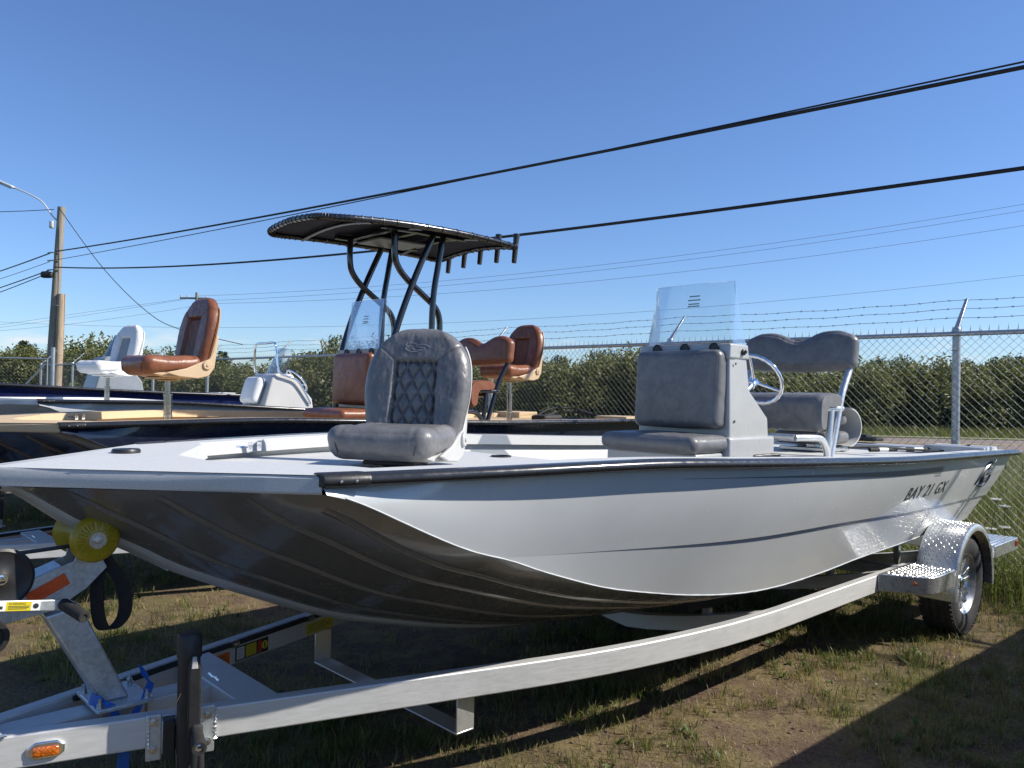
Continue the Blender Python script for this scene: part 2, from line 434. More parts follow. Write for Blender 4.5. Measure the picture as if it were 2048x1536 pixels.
M['leaf_willow'] = leafmat('leaf_willow', (.085, .105, .028), (.20, .20, .075))
M['leaf_dark'] = leafmat('leaf_dark', (.018, .036, .014), (.050, .080, .030), .2)
M['grass'] = leafmat('grass', (.085, .125, .028), (.30, .235, .105), .35)
M['weed'] = leafmat('weed', (.075, .125, .03), (.14, .19, .055), .4)
M['petal'] = leafmat('petal', (.62, .62, .56), (.75, .75, .70), .3)
M['petal_yellow'] = leafmat('petal_yellow', (.60, .45, .03), (.70, .55, .05), .3)
M['bark'] = paint('bark', (.10, .08, .06), .9, 0, .3, 8, bs=.5, bscale=40)

# ================================================================ THE PLACE
ANG = 0.7591; T0 = Vector((-1.6543, 2.4842, 0.0))
AX = Vector((cos(ANG), sin(ANG), 0)); NX = Vector((sin(ANG), -cos(ANG), 0))   # aft along the boats, and towards the sun side
def W(s, w, z=0.0): return T0 + AX*s + NX*w + Vector((0, 0, z))
def sw_of(x, y):
    dx, dy = x-T0.x, y-T0.y; return dx*AX.x+dy*AX.y, dx*NX.x+dy*NX.y
def sstep(a, b, x):
    t = max(0, min(1, (x-a)/(b-a))); return t*t*(3-2*t)
def ground_z(x, y, fine=True):
    s, w = sw_of(x, y)
    z = 0.30*sstep(-4.6, -12.5, w)*(1-sstep(9, 20, s))
    d = hypot(x, y)
    if fine and d < 40:
        z += (noise.noise(Vector((x*.55, y*.55, 0)))*.022 + noise.noise(Vector((x*2.1, y*2.1, 3)))*.012 + noise.noise(Vector((x*7, y*7, 9)))*.006)*(1-sstep(25, 40, d)) - .012
    return z

# ---------------------------------------------------------------- ground
def ground_mat():
    m, nt, b, out = newmat('yard_ground')
    v = coords(nt)
    n1 = noise_node(nt, v, .55, 5, .6); n2 = noise_node(nt, v, 3.2, 7, .7); n3 = noise_node(nt, v, 46, 6, .75); n4 = noise_node(nt, v, 150, 3, .7)
    dirt = mixc(nt, ramp(nt, n3, [(0.3, 0.0), (0.7, 1.0)]), (.070, .047, .035), (.20, .138, .10))
    dirt = mixc(nt, ramp(nt, n4, [(0.62, 0.0), (0.75, 0.6)]), dirt, (.29, .225, .18))
    straw = mixc(nt, ramp(nt, n3, [(0.3, 0.0), (0.7, 1.0)]), (.15, .125, .055), (.32, .25, .13))
    grn = mixc(nt, ramp(nt, n3, [(0.3, 0.0), (0.7, 1.0)]), (.050, .065, .018), (.11, .12, .040))
    col = mixc(nt, ramp(nt, n2, [(0.42, 0.0), (0.62, 0.85)]), dirt, straw)
    sm = nt.nodes.new('ShaderNodeMath'); sm.operation = 'ADD'; sm.use_clamp = True
    geo = nt.nodes.new('ShaderNodeNewGeometry'); ln = nt.nodes.new('ShaderNodeVectorMath'); ln.operation = 'LENGTH'; L(nt, geo.outputs['Position'], ln.inputs[0])
    far = nt.nodes.new('ShaderNodeMapRange'); far.inputs[1].default_value = 7.5; far.inputs[2].default_value = 16; L(nt, ln.outputs['Value'], far.inputs[0])
    L(nt, ramp(nt, n1, [(0.50, 0.0), (0.68, 0.7)]), sm.inputs[0]); L(nt, far.outputs[0], sm.inputs[1])
    col = mixc(nt, sm.outputs[0], col, grn)
    L(nt, col, b.inputs['Base Color']); b.inputs['Roughness'].default_value = .95; b.inputs['Specular IOR Level'].default_value = .15
    ad = nt.nodes.new('ShaderNodeMath'); ad.operation = 'ADD'; L(nt, n3, ad.inputs[0]); L(nt, n4, ad.inputs[1])
    bump(nt, b, ad.outputs[0], .7, .02); return m
def graded(lo, hi, fine_lo, fine_hi, step, grow=1.35):
    xs = []; x = fine_lo
    while x <= fine_hi: xs.append(x); x += step
    d = step; x = xs[-1]
    while x < hi: d *= grow; x += d; xs.append(x)
    d = step; x = fine_lo
    while x > lo: d *= grow; x -= d; xs.insert(0, x)
    return xs
gx = graded(-900, 900, -5, 5.5, .09); gy = graded(-300, 1500, 1.8, 10, .09)
g = MB(); nxg = len(gx)
g.v = [(x, y, ground_z(x, y)) for y in gy for x in gx]
g.f = [(j*nxg+i, j*nxg+i+1, (j+1)*nxg+i+1, (j+1)*nxg+i) for j in range(len(gy)-1) for i in range(nxg-1)]
tag(g.build('ground', ground_mat(), smooth=180, recalc=False), kind='structure')

def asphalt_mat():
    m, nt, b, out = newmat('red_asphalt')
    v = coords(nt); n1 = noise_node(nt, v, 90, 5, .7); n2 = noise_node(nt, coords(nt, (.15, 1, 1)), 1.2, 5, .6)
    col = mixc(nt, ramp(nt, n1, [(0.3, 0.0), (0.7, 1.0)]), (.15, .115, .10), (.25, .195, .17))
    col = mixc(nt, ramp(nt, n2, [(0.4, 0.0), (0.7, 0.5)]), col, (.115, .105, .10))
    L(nt, col, b.inputs['Base Color']); b.inputs['Roughness'].default_value = .9; return m
RD = Vector((1, -.07, 0)).normalized(); RN = Vector((.07, 1, 0)).normalized()
def road_pt(t, d, z): return RD*t + RN*d + Vector((0, 0, z))
def road_sheet(name, d0, d1, z, mat, n=60, t0=-160, t1=160, lip=0.12):
    mb = MB(); mb.grid(lambda u, v: road_pt(t0+(t1-t0)*u, d0+(d1-d0)*v, z - (lip if v in (0, 1) else 0)), n, 5); return mb.build(name, mat, smooth=60)
tag(road_sheet('road', 24.6, 37.2, .03, asphalt_mat()), kind='structure')
M['road_paint'] = paint('road_paint', (.62, .56, .42), .8, 0, .2, 30)
tag(road_sheet('road_edge_line', 35.2, 35.4, .05, M['road_paint'], lip=.004), kind='structure')
tag(road_sheet('road_centre_line', 30.2, 30.36, .05, M['sticker_yellow'], lip=.004), kind='structure')

# ---------------------------------------------------------------- leaf clouds
def leaf_mesh(name, pts, mat, size, asp=.42, up=.0, seed=1, tintfn=None, size_var=.5):
    """pts: list of (pos, outward normal); one folded leaf quad each"""
    r = random.Random(seed); V = []; F = []; Tn = []
    for p, nrm in pts:
        d = Vector((r.gauss(0, 1), r.gauss(0, 1), r.gauss(0, 1)+up)).normalized()
        nn = (nrm + Vector((r.gauss(0, .6), r.gauss(0, .6), r.gauss(0, .6)))).normalized()
        side = d.cross(nn)
        if side.length < .1: side = d.orthogonal()
        side.normalize(); L_ = size*(1-size_var/2+size_var*r.random()); h = L_*asp*.5
        b = len(V); p = Vector(p)
        V += [p-d*L_*.5, p+side*h+nn*h*.3, p+d*L_*.5, p-side*h+nn*h*.3]
        F += [(b, b+1, b+2, b+3)]
        Tn.append(tintfn(p, r) if tintfn else r.random())
    me = bpy.data.meshes.new(name); me.from_pydata([tuple(v) for v in V], [], F)
    at = me.attributes.new('tint', 'FLOAT', 'FACE'); at.data.foreach_set('value', Tn)
    me.materials.append(mat); return me

def clump_points(n, blobs, seed):
    """points in the outer shells of a set of overlapping uneven blobs ((c, r))"""
    r = random.Random(seed); out = []
    tot = sum(b[1][0]*b[1][2] for b in blobs)
    for c, rr in blobs:
        k = int(n*rr[0]*rr[2]/tot)
        for _ in range(k):
            d = Vector((r.gauss(0, 1), r.gauss(0, 1), r.gauss(0, 1))).normalized()
            f = (r.random()**.45)
            bump_ = 1+.28*noise.noise(d*2.1+Vector(c)*1.7)+.18*noise.noise(d*5.3+Vector(c))
            p = Vector(c)+Vector((d.x*rr[0], d.y*rr[1], d.z*rr[2]))*f*bump_
            if p.z > .05: out.append((p, d))
    return out

def shrub_variant(k):
    r = random.Random(100+k); blobs = []
    for i in range(11):
        a = r.random()*2*pi; rad_ = r.random()*1.0; h = .5+r.random()*2.3
        q = .55+r.random()*.45; blobs.append(((cos(a)*rad_, sin(a)*rad_, h), (q, q, q*1.05)))
    blobs.append(((0, 0, 1.2), (1.25, 1.25, 1.3)))
    pts = clump_points(6400, blobs, 200+k)
    # upright sprigs break the outline
    for i in range(46):
        a = r.random()*2*pi; d = r.random()*1.2; h = 2.3+r.random()*.9-(d*.35)
        x, y = cos(a)*d, sin(a)*d; lx, ly = r.gauss(0, .12), r.gauss(0, .12)
        for j in range(13):
            t = j/12; pts.append((Vector((x+lx*t+r.gauss(0, .05), y+ly*t+r.gauss(0, .05), h+t*.75)), Vector((r.gauss(0, 1), r.gauss(0, 1), .3)).normalized()))
    me = leaf_mesh('crown', pts, M['leaf_willow'], .19, .42, .5, 300+k)
    st = MB()
    for i in range(7):
        a = i*.9+r.random(); st.tube([(cos(a)*.12, sin(a)*.12, -.05), (cos(a)*.4, sin(a)*.4, 1.0), (cos(a)*.75, sin(a)*.75, 2.3)], [.035, .025, .01], 5)
    so = st.build('stem', M['bark']); ms = so.data; bpy.data.objects.remove(so)
    return me, ms
SHR = [shrub_variant(k) for k in range(4)]
def place_tree(name, loc, rz, sc, crown, trunk, label, cat, group):
    e = empty(name, loc, rz, label, cat, group); e.scale = sc
    for n_, me in (('crown', crown), (trunk[0], trunk[1])):
        o = bpy.data.objects.new(n_, me); COL.objects.link(o); o.parent = e
    return e
for row, (d0, hs, step) in enumerate(((43.0, .98, 1.65), (45.2, 1.12, 2.0))):
    t = -38.0
    while t < 36:
        p = road_pt(t+rng.uniform(-.5, .5), d0+rng.uniform(-.6, .6), 0)
        hh = hs*(.86+.30*noise.noise(Vector((t*.13, row*3.1, 0)))+rng.uniform(-.08, .12))*1.08
        k = rng.randrange(4)
        place_tree('willow_shrub', (p.x, p.y, 0), rng.uniform(0, 6.28), (1.25*rng.uniform(.9, 1.2), 1.25*rng.uniform(.9, 1.2), hh), SHR[k][0], ('stem', SHR[k][1]),
                   'dense yellow green willow shrub in the hedge across the road', 'shrub', 'willow shrubs along the far side of the road')
        t += step*rng.uniform(.8, 1.15)

def conifer_variant(k):
    r = random.Random(500+k); pts = []
    H = 7.0
    for i in range(30):
        h = .7+i*(H-.8)/30; R = (H-h)*.27+.12
        nb = 9 if k < 2 else 7
        for b in range(nb):
            a = r.random()*2*pi; L_ = R*(.7+.5*r.random())
            for q in range(int(6+L_*14)):
                t = r.random()**.7; pts.append((Vector((cos(a)*L_*t+r.gauss(0, .07), sin(a)*L_*t+r.gauss(0, .07), h-.22*L_*t+r.gauss(0, .06))), Vector((cos(a), sin(a), .5)).normalized()))
    me = leaf_mesh('crown', pts, M['leaf_dark'], .30, .4, 0, 600+k)
    tr = MB(); tr.tube([(0, 0, -.1), (0, 0, H*.6), (0, 0, H*.98)], [.12, .07, .015], 6); o = tr.build('trunk', M['bark']); mt = o.data; bpy.data.objects.remove(o)
    return me, mt
def broad_variant(k):
    r = random.Random(700+k); blobs = [((0, 0, 3.3), (1.9, 1.9, 1.7))]
    for i in range(10):
        a = r.random()*2*pi; q = .6+.6*r.random(); blobs.append(((cos(a)*1.5, sin(a)*1.5, 2.2+r.random()*3.0), (q*1.1, q*1.1, q)))
    me = leaf_mesh('crown', clump_points(5200, blobs, 720+k), M['leaf_dark'], .27, .55, 0, 740+k)
    tr = MB(); tr.tube([(0, 0, -.1), (.05, 0, 1.5), (0, .1, 4.0)], [.16, .12, .04], 7)
    for i in range(5): a = i*1.3; tr.tube([(0, 0, 1.4+i*.3), (cos(a)*1.2, sin(a)*1.2, 2.6+i*.4)], [.07, .02], 5)
    o = tr.build('trunk', M['bark']); mt = o.data; bpy.data.objects.remove(o); return me, mt
CON = [conifer_variant(k) for k in range(3)]; BRO = [broad_variant(k) for k in range(3)]
t = -78
while t < 80:
    d = 92+rng.uniform(-9, 12); p = road_pt(t, d, 0)
    prof = 1.0+.28*noise.noise(Vector((t*.06, 5.0, 0)))
    if rng.random() < .45:
        k = rng.randrange(3); sc = prof*rng.uniform(.62, .95)
        place_tree('spruce_tree', (p.x, p.y, 0), rng.uniform(0, 6.28), (sc*1.1, sc*1.1, sc), CON[k][0], ('trunk', CON[k][1]), 'dark spruce tree in the far tree line behind the hedge', 'tree', 'spruces in the far tree line')
    else:
        k = rng.randrange(3); sc = prof*rng.uniform(.95, 1.25)
        place_tree('leafy_tree', (p.x, p.y, 0), rng.uniform(0, 6.28), (sc, sc, sc*.98), BRO[k][0], ('trunk', BRO[k][1]), 'dark rounded leafy tree in the far tree line behind the hedge', 'tree', 'leafy trees in the far tree line')
    t += rng.uniform(1.6, 3.0)
for (x, y, sc) in ((-34, 50.5, .62), (-32.4, 52, .55), (-31.0, 51, .60), (-35.5, 51, .60), (-29.6, 53, .58), (-33.2, 54, .66), (-36.6, 54, .7), (-30.4, 55, .62), (-28.4, 52, .54)):
    k = rng.randrange(3)
    place_tree('spruce_tree', (x, y, 0), rng.uniform(0, 6), (sc*1.3, sc*1.3, sc), CON[k][0], ('trunk', CON[k][1]), 'dark spruce tree behind the yard gate beside the wooden utility pole', 'tree', 'spruces behind the gate')

# ---------------------------------------------------------------- chain-link fence
FP = Vector((3.85, 6.93, 0)); FD = Vector((-.718, .696, 0)).normalized(); FE = Vector((.696, .718, 0)).normalized()
FH = 2.18
fence = empty('chain_link_fence', (FP.x, FP.y, 0), 0, 'galvanised chain link fence with barbed wire behind the boats', 'fence')
def fpt(a, z, e=0.0): return FD*a + FE*e + Vector((0, 0, z))
def wire_sheet(a0, a1, z0, z1, pitch=.0355, r=.0017):
    nw = int((a1-a0)/pitch); ns = int((z1-z0)/.0355)
    D = np.array(FD); E_ = np.array(FE); Z_ = np.array((0, 0, 1.0))
    k, i = np.meshgrid(np.arange(nw), np.arange(ns), indexing='ij'); k = k.ravel(); i = i.ravel()
    pa, pb_ = (i+k) % 2, (i+1+k) % 2
    A = (a0+(k+pa)*pitch)[:, None]*D+(z0+i*.0355)[:, None]*Z_+((pa*2-1)*np.where(k % 2, .002, -.002))[:, None]*E_
    B_ = (a0+(k+pb_)*pitch)[:, None]*D+(z0+(i+1)*.0355)[:, None]*Z_+((pb_*2-1)*np.where(k % 2, .002, -.002))[:, None]*E_
    sg = np.where(pb_ > pa, 1.0, -1.0)[:, None]; Pn = (D[None]-sg*Z_[None])*.7071      # square to the wire, in the fence plane
    V = np.zeros((len(k), 6, 3))
    for q in range(3):
        th = 2*pi*q/3+.5; o = cos(th)*r*E_[None]+sin(th)*r*Pn
        V[:, q] = A+o; V[:, 3+q] = B_+o
    base = np.arange(len(k))[:, None]*6
    F = np.concatenate([np.concatenate([base+q, base+(q+1) % 3, base+3+(q+1) % 3, base+3+q], 1) for q in range(3)], 0)
    me = bpy.data.meshes.new('wire_mesh'); me.vertices.add(V.size//3); me.vertices.foreach_set('co', V.ravel())
    me.loops.add(F.size); me.loops.foreach_set('vertex_index', F.ravel().astype(np.int32)); me.polygons.add(len(F)); me.polygons.foreach_set('loop_start', np.arange(len(F), dtype=np.int32)*4)
    me.update(calc_edges=True); me.validate(); me.polygons.foreach_set('use_smooth', np.ones(len(me.polygons), dtype=bool)); me.materials.append(M['fence_wire'])
    o = bpy.data.objects.new('wire_mesh', me); COL.objects.link(o); o.parent = fence; return o
wire_sheet(-9.0, 26.2, .06, FH+.0)['kind'] = 'stuff'
kb = MB()
a = -9.0
while a < 26.2:
    kb.tube([fpt(a, FH-.02), fpt(a+.003, FH+.052)], [.0021, .0012], 4); kb.tube([fpt(a+.012, FH-.01), fpt(a+.002, FH+.03)], .0018, 3); a += .071
tag(kb.build('knuckle_tips', M['fence_wire'], fence), kind='stuff')
rb = MB(); rb.tube([fpt(-9.1, FH-.02, .022), fpt(12, FH-.02, .022), fpt(26.2, FH-.02, .022)], .021, 10); rb.build('top_rail', M['fence_metal'], fence)
a = 0.0; posts = [-8.8, -5.86, -2.93, 0.0, 2.93, 5.82, 8.72, 11.62, 14.52, 17.4, 20.3, 23.2, 26.2]
for a in posts:
    pb = MB(); gz = ground_z(*(FP+FD*a).xy)
    pb.tube([fpt(a, gz-.3, .055), fpt(a, FH+.0, .055)], .033, 14); pb.build('post', M['fence_metal'], fence, smooth=50)
    ab = MB(); ab.lathe([(-.03, .036), (.03, .038), (.05, .030), (.055, .001)], fpt(a, FH-.01, .055), (0, 0, 1), 14)
    tip = fpt(a, FH+.315, .055+.30); base = fpt(a, FH+.03, .055)
    up = (tip-base).normalized(); sd = FD*.012; nb = up.cross(FD).normalized()*.011
    ab.add([base+sd*1.6+nb, base-sd*1.6+nb, base-sd*1.6-nb, base+sd*1.6-nb, tip+sd+nb, tip-sd+nb, tip-sd-nb, tip+sd-nb], [(0, 1, 2, 3), (4, 7, 6, 5), (0, 4, 5, 1), (1, 5, 6, 2), (2, 6, 7, 3), (3, 7, 4, 0)])
    ab.build('barb_arm', M['fence_metal'], fence, bevel=.003)
    tb = MB()
    for zz in (.55, .95, 1.35, 1.72, FH-.14):
        tb.tube([fpt(a-.036, zz+gz, .03), fpt(a-.03, zz+gz, -.004), fpt(a+.03, zz+gz, -.004), fpt(a+.036, zz+gz, .03), fpt(a+.02, zz+gz, .092), fpt(a-.02, zz+gz, .092)], .003, 5, closed=True)
    tb.build('tie_wire', M['fence_wire'], fence)
for fr in (.36, .68, .98):
    bw = MB(); pts = []; a = -9.1; e = .055+.30*fr; z = FH+.03+.285*fr
    while a <= 26.3:
        ph = (a % 2.9)/2.9; pts.append(fpt(a, z-.02*sin(pi*ph)+.004*sin(a*9), e)); a += .12
    bw.tube(pts, .0022, 4)
    a = -9.05+fr*.05
    while a < 26:
        ph = (a % 2.9)/2.9; c = fpt(a, z-.02*sin(pi*ph)+.004*sin(a*9), e)
        for q in range(2):
            d = (FE*rng.uniform(-1, 1)+Vector((0, 0, 1))*rng.uniform(-1, 1)+FD*.4).normalized()*.016; bw.tube([c-d, c+d], .0013, 3)
        bw.tube([c-FD*.009, c+FD*.009], .0042, 4); a += .127
    bw.build('barbed_strand', M['fence_wire'], fence)
for a in np.arange(-8.6, 25, 1.05):
    tw = MB(); tw.tube([fpt(a, FH-.06, -.003), fpt(a, FH+.0, -.006), fpt(a, FH+.012, .03), fpt(a+.004, FH-.05, .045), fpt(a+.003, FH-.09, .004)], .0028, 4)
    tw.build('rail_tie', M['fence_wire'], fence)

# gate at the left end of the yard
gate = empty('yard_gate', (-10.9, 16.6, .15), rad(12), 'grey tube framed chain link yard gate with diagonal brace', 'gate')
gb = MB(); gw, gh = 3.4, 1.95
gb.tube([(1.1, 0, .1), (1.1, 0, gh), (1.1-gw, 0, gh), (1.1-gw, 0, .1)], .024, 8, closed=True); gb.build('frame', M['fence_metal'], gate)
gb = MB(); gb.tube([(1.1, 0, gh-.05), (-.35, 0, .15)], .018, 8); gb.tube([(-.35, 0, .1), (-.35, 0, gh)], .018, 8); gb.build('brace', M['fence_metal'], gate)
gm = MB()
for k in range(95):
    x0 = 1.1-k*.0355; gm.tube([(x0-((j+k) % 2)*.0355, 0, .12+j*.0355) for j in range(51)], .002, 3)
tag(gm.build('wire_mesh', M['fence_wire'], gate), kind='stuff')
gp = MB(); gp.tube([(1.2, 0, -.3), (1.2, 0, 2.2)], .04, 12); gp.build('gate_post', M['fence_metal'], gate)

# ---------------------------------------------------------------- utility poles, lamp, cables
PX, PY = -16.4, 28.2
pole = empty('utility_pole', (PX, PY, .15), 0, 'weathered grey wooden utility pole carrying a street lamp arm', 'utility pole')
pb = MB(); pb.tube([(0, 0, -.5), (.10, 0, 3), (.28, 0, 7.72)], [.17, .155, .125], 18); pb.build('shaft', M['wood'], pole)
pb = MB(); pb.tube([(.30, -.06, -.5), (.40, -.06, 4.62)], [.14, .13], 16); pb.build('stub_post', M['wood_new'], pole)
pb = MB()
for z in (.9, 2.6, 4.2): pb.tube([(.05+.04*z-.17, -.1, z), (.05+.04*z, -.2, z), (.33, -.21, z), (.50, -.06, z), (.33, .09, z), (.0, .17, z)], .012, 5, closed=True)
pb.build('band', M['bolt'], pole)
pb = MB(); pb.tube(smooth_path([(.18, 0, 7.2), (-.04, -.02, 7.42), (-.38, -.05, 7.88), (-.85, -.08, 8.15), (-1.36, -.1, 8.36)], 6), .026, 8); arm = pb.build('lamp_arm', M['lamp_grey'], pole)
pb = MB(); pb.M = Matrix.Translation((-1.64, -.12, 8.47)) @ Matrix.Rotation(rad(22), 4, 'Y')
pb.rbox((0, 0, 0), (.62, .24, .10), .045, nd=(10, 6, 5)); pb.build('lamp_head', M['lamp_grey'], pole)
pb = MB(); pb.M = Matrix.Translation((-1.67, -.12, 8.435)) @ Matrix.Rotation(rad(22), 4, 'Y'); pb.rbox((0, 0, -.02), (.40, .18, .05), .02, nd=(8, 5, 3)); pb.build('lamp_lens', M['acrylic_smoke'], pole)
pb = MB(); pb.rbox((.04, -.16, 7.06), (.14, .14, .26), .03, nd=(5, 5, 5)); pb.build('control_box', M['lamp_grey'], pole)
pb = MB(); pb.rbox((-.06, -.2, 5.28), (.42, .2, .24), .09, nd=(8, 5, 5)); pb.build('splice_case', M['black_plastic'], pole)
pb = MB()
for z in (6.06, 5.78, 5.45): pb.tube([(.3, -.12, z), (.1, -.2, z+.01), (-.08, -.14, z)], .025, 6)
pb.build('cable_clamp', M['bolt'], pole)

far_pole = empty('utility_pole', (-25.5, 64, 0), 0, 'distant utility pole with a crossarm beyond the far hedge', 'utility pole')
pb = MB(); pb.tube([(0, 0, -.5), (0, 0, 9.2)], [.17, .12], 12); pb.build('shaft', M['wood'], far_pole)
pb = MB(); pb.box(-1.35, .9, -.06, .06, 8.66, 8.80); pb.build('crossarm', M['wood'], far_pole)
for x in (-1.3, -.75, .75):
    pb = MB(); pb.lathe([(0, .03), (.05, .07), (.1, .05), (.16, .07), (.2, .02)], (x, 0, 8.8), (0, 0, 1), 8); pb.build('insulator', M['lamp_grey'], far_pole)

def cable(pts, r, mat, label, n=7):
    mb = MB(); mb.tube(smooth_path(pts, 10), r, n); o = mb.build('overhead_cable', mat)
    c = Vector(pts[0]); return tag(o, label, 'cable')
def sag(a, b, d, n=14):
    a, b = Vector(a), Vector(b); return [a.lerp(b, k/n)-Vector((0, 0, 4*d*(k/n)*(1-k/n))) for k in range(n+1)]
CABLES = []   # filled with real end points: pole to pole
pk = Vector((PX+.2, PY-.15, 0)); PD = -FD
def poly_cable(base, d, c, t0, t1, n=22):
    """cable in a vertical plane from base along d, height c0 t^2 + c1 t + c2"""
    d = Vector(d).normalized(); return [Vector((base[0], base[1], 0))+d*t+Vector((0, 0, c[0]*t*t+c[1]*t+c[2])) for t in [t0+(t1-t0)*k/n for k in range(n+1)]]
B = (pk.x, pk.y)
CABLES += [(poly_cable(B, PD, (.00049, -.0643, 6.267), 0, 56), .022, 'cable', 'thick black telephone cable running from the wooden pole over the boats, uppermost'),
           (poly_cable(B, PD, (.00032, -.04716, 5.962), 0, 56), .010, 'cable', 'thin black line hung just under the uppermost telephone cable'),
           (poly_cable(B, PD, (.00156, -.110, 5.71), 0, 56), .022, 'cable', 'lower thick black telephone cable passing behind the canvas top'),
           (sag(pk+Vector((-.2, 0, 6.2)), (-42, 51, 6.5), .35), .022, 'cable', 'thick black cable leaving the wooden pole away from the boats, upper'),
           (sag(pk+Vector((-.2, 0, 5.9)), (-42, 51, 6.1), .35), .010, 'cable', 'thin line leaving the wooden pole between the two thick cables'),
           (sag(pk+Vector((-.2, 0, 5.6)), (-42, 51, 5.3), .3), .02, 'cable', 'thick black cable leaving the wooden pole at the splice case'),
           (sag(pk+Vector((-.4, 0, 5.42)), (-42, 51, 4.7), .3), .016, 'cable', 'lashed service cable leaving the splice case of the wooden pole'),
           (sag(pk+Vector((-.1, 0, 7.75)), (-30, 32, 8.9), .3), .013, 'cable', 'single dark wire at the top of the wooden pole behind the lamp'),
           ([pk+Vector((.08, 0, 7.8)), (-14.5, 28, 5.72), (-12.97, 28, 4.25), (-11.8, 28, 3.62), (-9.5, 28, 3.1)], .013, 'cable', 'dark service drop wire sagging steeply from the top of the wooden pole')]
FB, FDR, FDL = (-25.5, 64), (69.5, -18, 0), (-49.5, 20, 0)
for c, cl, lab in (((.00114, .01788, 8.92), (-.00037, -.075, 8.83), 'topmost'), ((.00108, .02157, 8.51), (.00054, -.1054, 8.82), 'middle'), ((.00122, .0011, 8.30), (.00159, -.1127, 8.15), 'lowest')):
    CABLES.append((poly_cable(FB, FDR, c, 0, 66), .011, 'wire_far', 'thin far power line beyond the hedge, the %s of three from the crossarm pole' % lab))
    CABLES.append((poly_cable(FB, FDL, cl, 0, 34), .011, 'wire_far', 'thin far power line leaving the crossarm pole towards the spruces, the %s of three' % lab))
CABLES.append((poly_cable((-60, 70), (104, -24, 0), (.00107, -.0828, 7.82), 0, 100), .010, 'wire_far', 'thin single far wire running low above the fence and the hedge'))
for pts, r, mt, lab in CABLES: cable(pts, r, M[mt], lab)

# ================================================================ BOATS  (local frame: x aft from the bow tip, y to starboard, z up)
def wg(s):
    t = max(0, min(1, (s-.735)/(3.2-.735))); w = .805+(1.2-.805)*(1-(1-t)**2)
    return w - .05*sstep(4.2, 6.6, s)
zg = lerp_table([(0, 1.303), (.735, 1.305), (1.2, 1.311), (1.97, 1.318), (2.5, 1.303), (4.156, 1.244), (5.07, 1.225), (6.7, 1.195)])
_ch = [(.77, .83, 1.247), (.875, .845, 1.204), (.989, .868, 1.148), (1.11, .89, 1.089), (1.24, .913, 1.033), (1.395, .938, .985), (1.523, .956, .937), (1.684, .978, .882),
       (1.855, .998, .831), (2.093, 1.021, .78), (2.386, 1.042, .728), (2.728, 1.056, .686), (3.06, 1.06, .668), (3.5, 1.06, .670), (4.0, 1.06, .688), (4.55, 1.06, .698), (5.5, 1.055, .724), (6.2, 1.05, .74)]
_c2 = []
for _s, _w, _z in _ch:      # bottom plates are narrower than the flared sides
    _d = .13*sstep(.8, 2.3, _s); _c2.append((_s+_d*(_s+.51)/(2.94-_w), _w-_d, _z-_d*(1.563-_z)/(2.94-_w)))
_ch = _c2
_wc = lerp_table(_ch); wc = lambda s: _wc(s, 1); zc = lambda s: _wc(s, 2)
zk = lerp_table([(.02, 1.25), (.083, 1.236), (.177, 1.165), (.255, 1.108), (.473, .985), (.594, .912), (.786, .822), (.926, .76), (1.149, .665), (1.352, .597), (1.6, .53), (1.824, .475), (2.148, .415), (2.51, .378), (2.924, .362), (3.6, .352), (6.2, .36)])
zcr = lerp_table([(1.41, .983), (1.80, .963), (2.72, .922), (3.80, .900), (4.85, .868), (6.5, .855)])
def wu(s): return .03+s*(.80/.77) if s < .77 else wc(s)
def zu(s): return 1.245 if s < .77 else zc(s)
def zbot(s, w):
    t = min(1, max(0, w/max(wu(s), 1e-4))); return zk(s)+(zu(s)-zk(s))*t**1.18
def b_(s, w, z): return (s, -w, z)
def send(t): return 6.20+.42*t

def side_rows(s_of):
    pass
def side_pt(u, row):
    """row: (segment, t); segment 0 lower panel, 1 ledge, 2 upper panel"""
    seg, t = row
    hfrac = {0: .42*t, 1: .42, 2: .42+.58*t}[seg]
    s = .738+(send(hfrac)-.738)*u
    C = Vector((wc(s), zc(s))); G = Vector((wg(s)-.034, zg(s)-.030))
    zz = max(zcr(s), C.y+.0); fr = (zz-C.y)/max(G.y-C.y, .01); fr = max(0, min(.98, fr))
    K = C.lerp(G, fr); K.x += .018*sin(pi*fr)*sstep(1.4, 2.4, s)
    led = .015*sstep(1.40, 3.4, s); hl = .004*sstep(1.40, 2.6, s)
    if seg == 0: p = C.lerp(Vector((K.x-led, K.y-hl)), t)
    elif seg == 1: p = Vector((K.x-led*(1-t), K.y-hl*(1-t)))
    else: p = K.lerp(G, t); p.x += .010*sin(pi*t)
    return s, p.x, p.y
def side_w_at(s, z):
    C = Vector((wc(s), zc(s))); G = Vector((wg(s)-.034, zg(s)-.030)); zz = max(zcr(s), C.y); fr = (zz-C.y)/max(G.y-C.y, .01)
    K = C.lerp(G, fr); K.x += .018*sin(pi*fr)*sstep(1.4, 2.4, s)
    t = (z-K.y)/(G.y-K.y); return K.x+(G.x-K.x)*t+.010*sin(pi*max(0, min(1, t)))

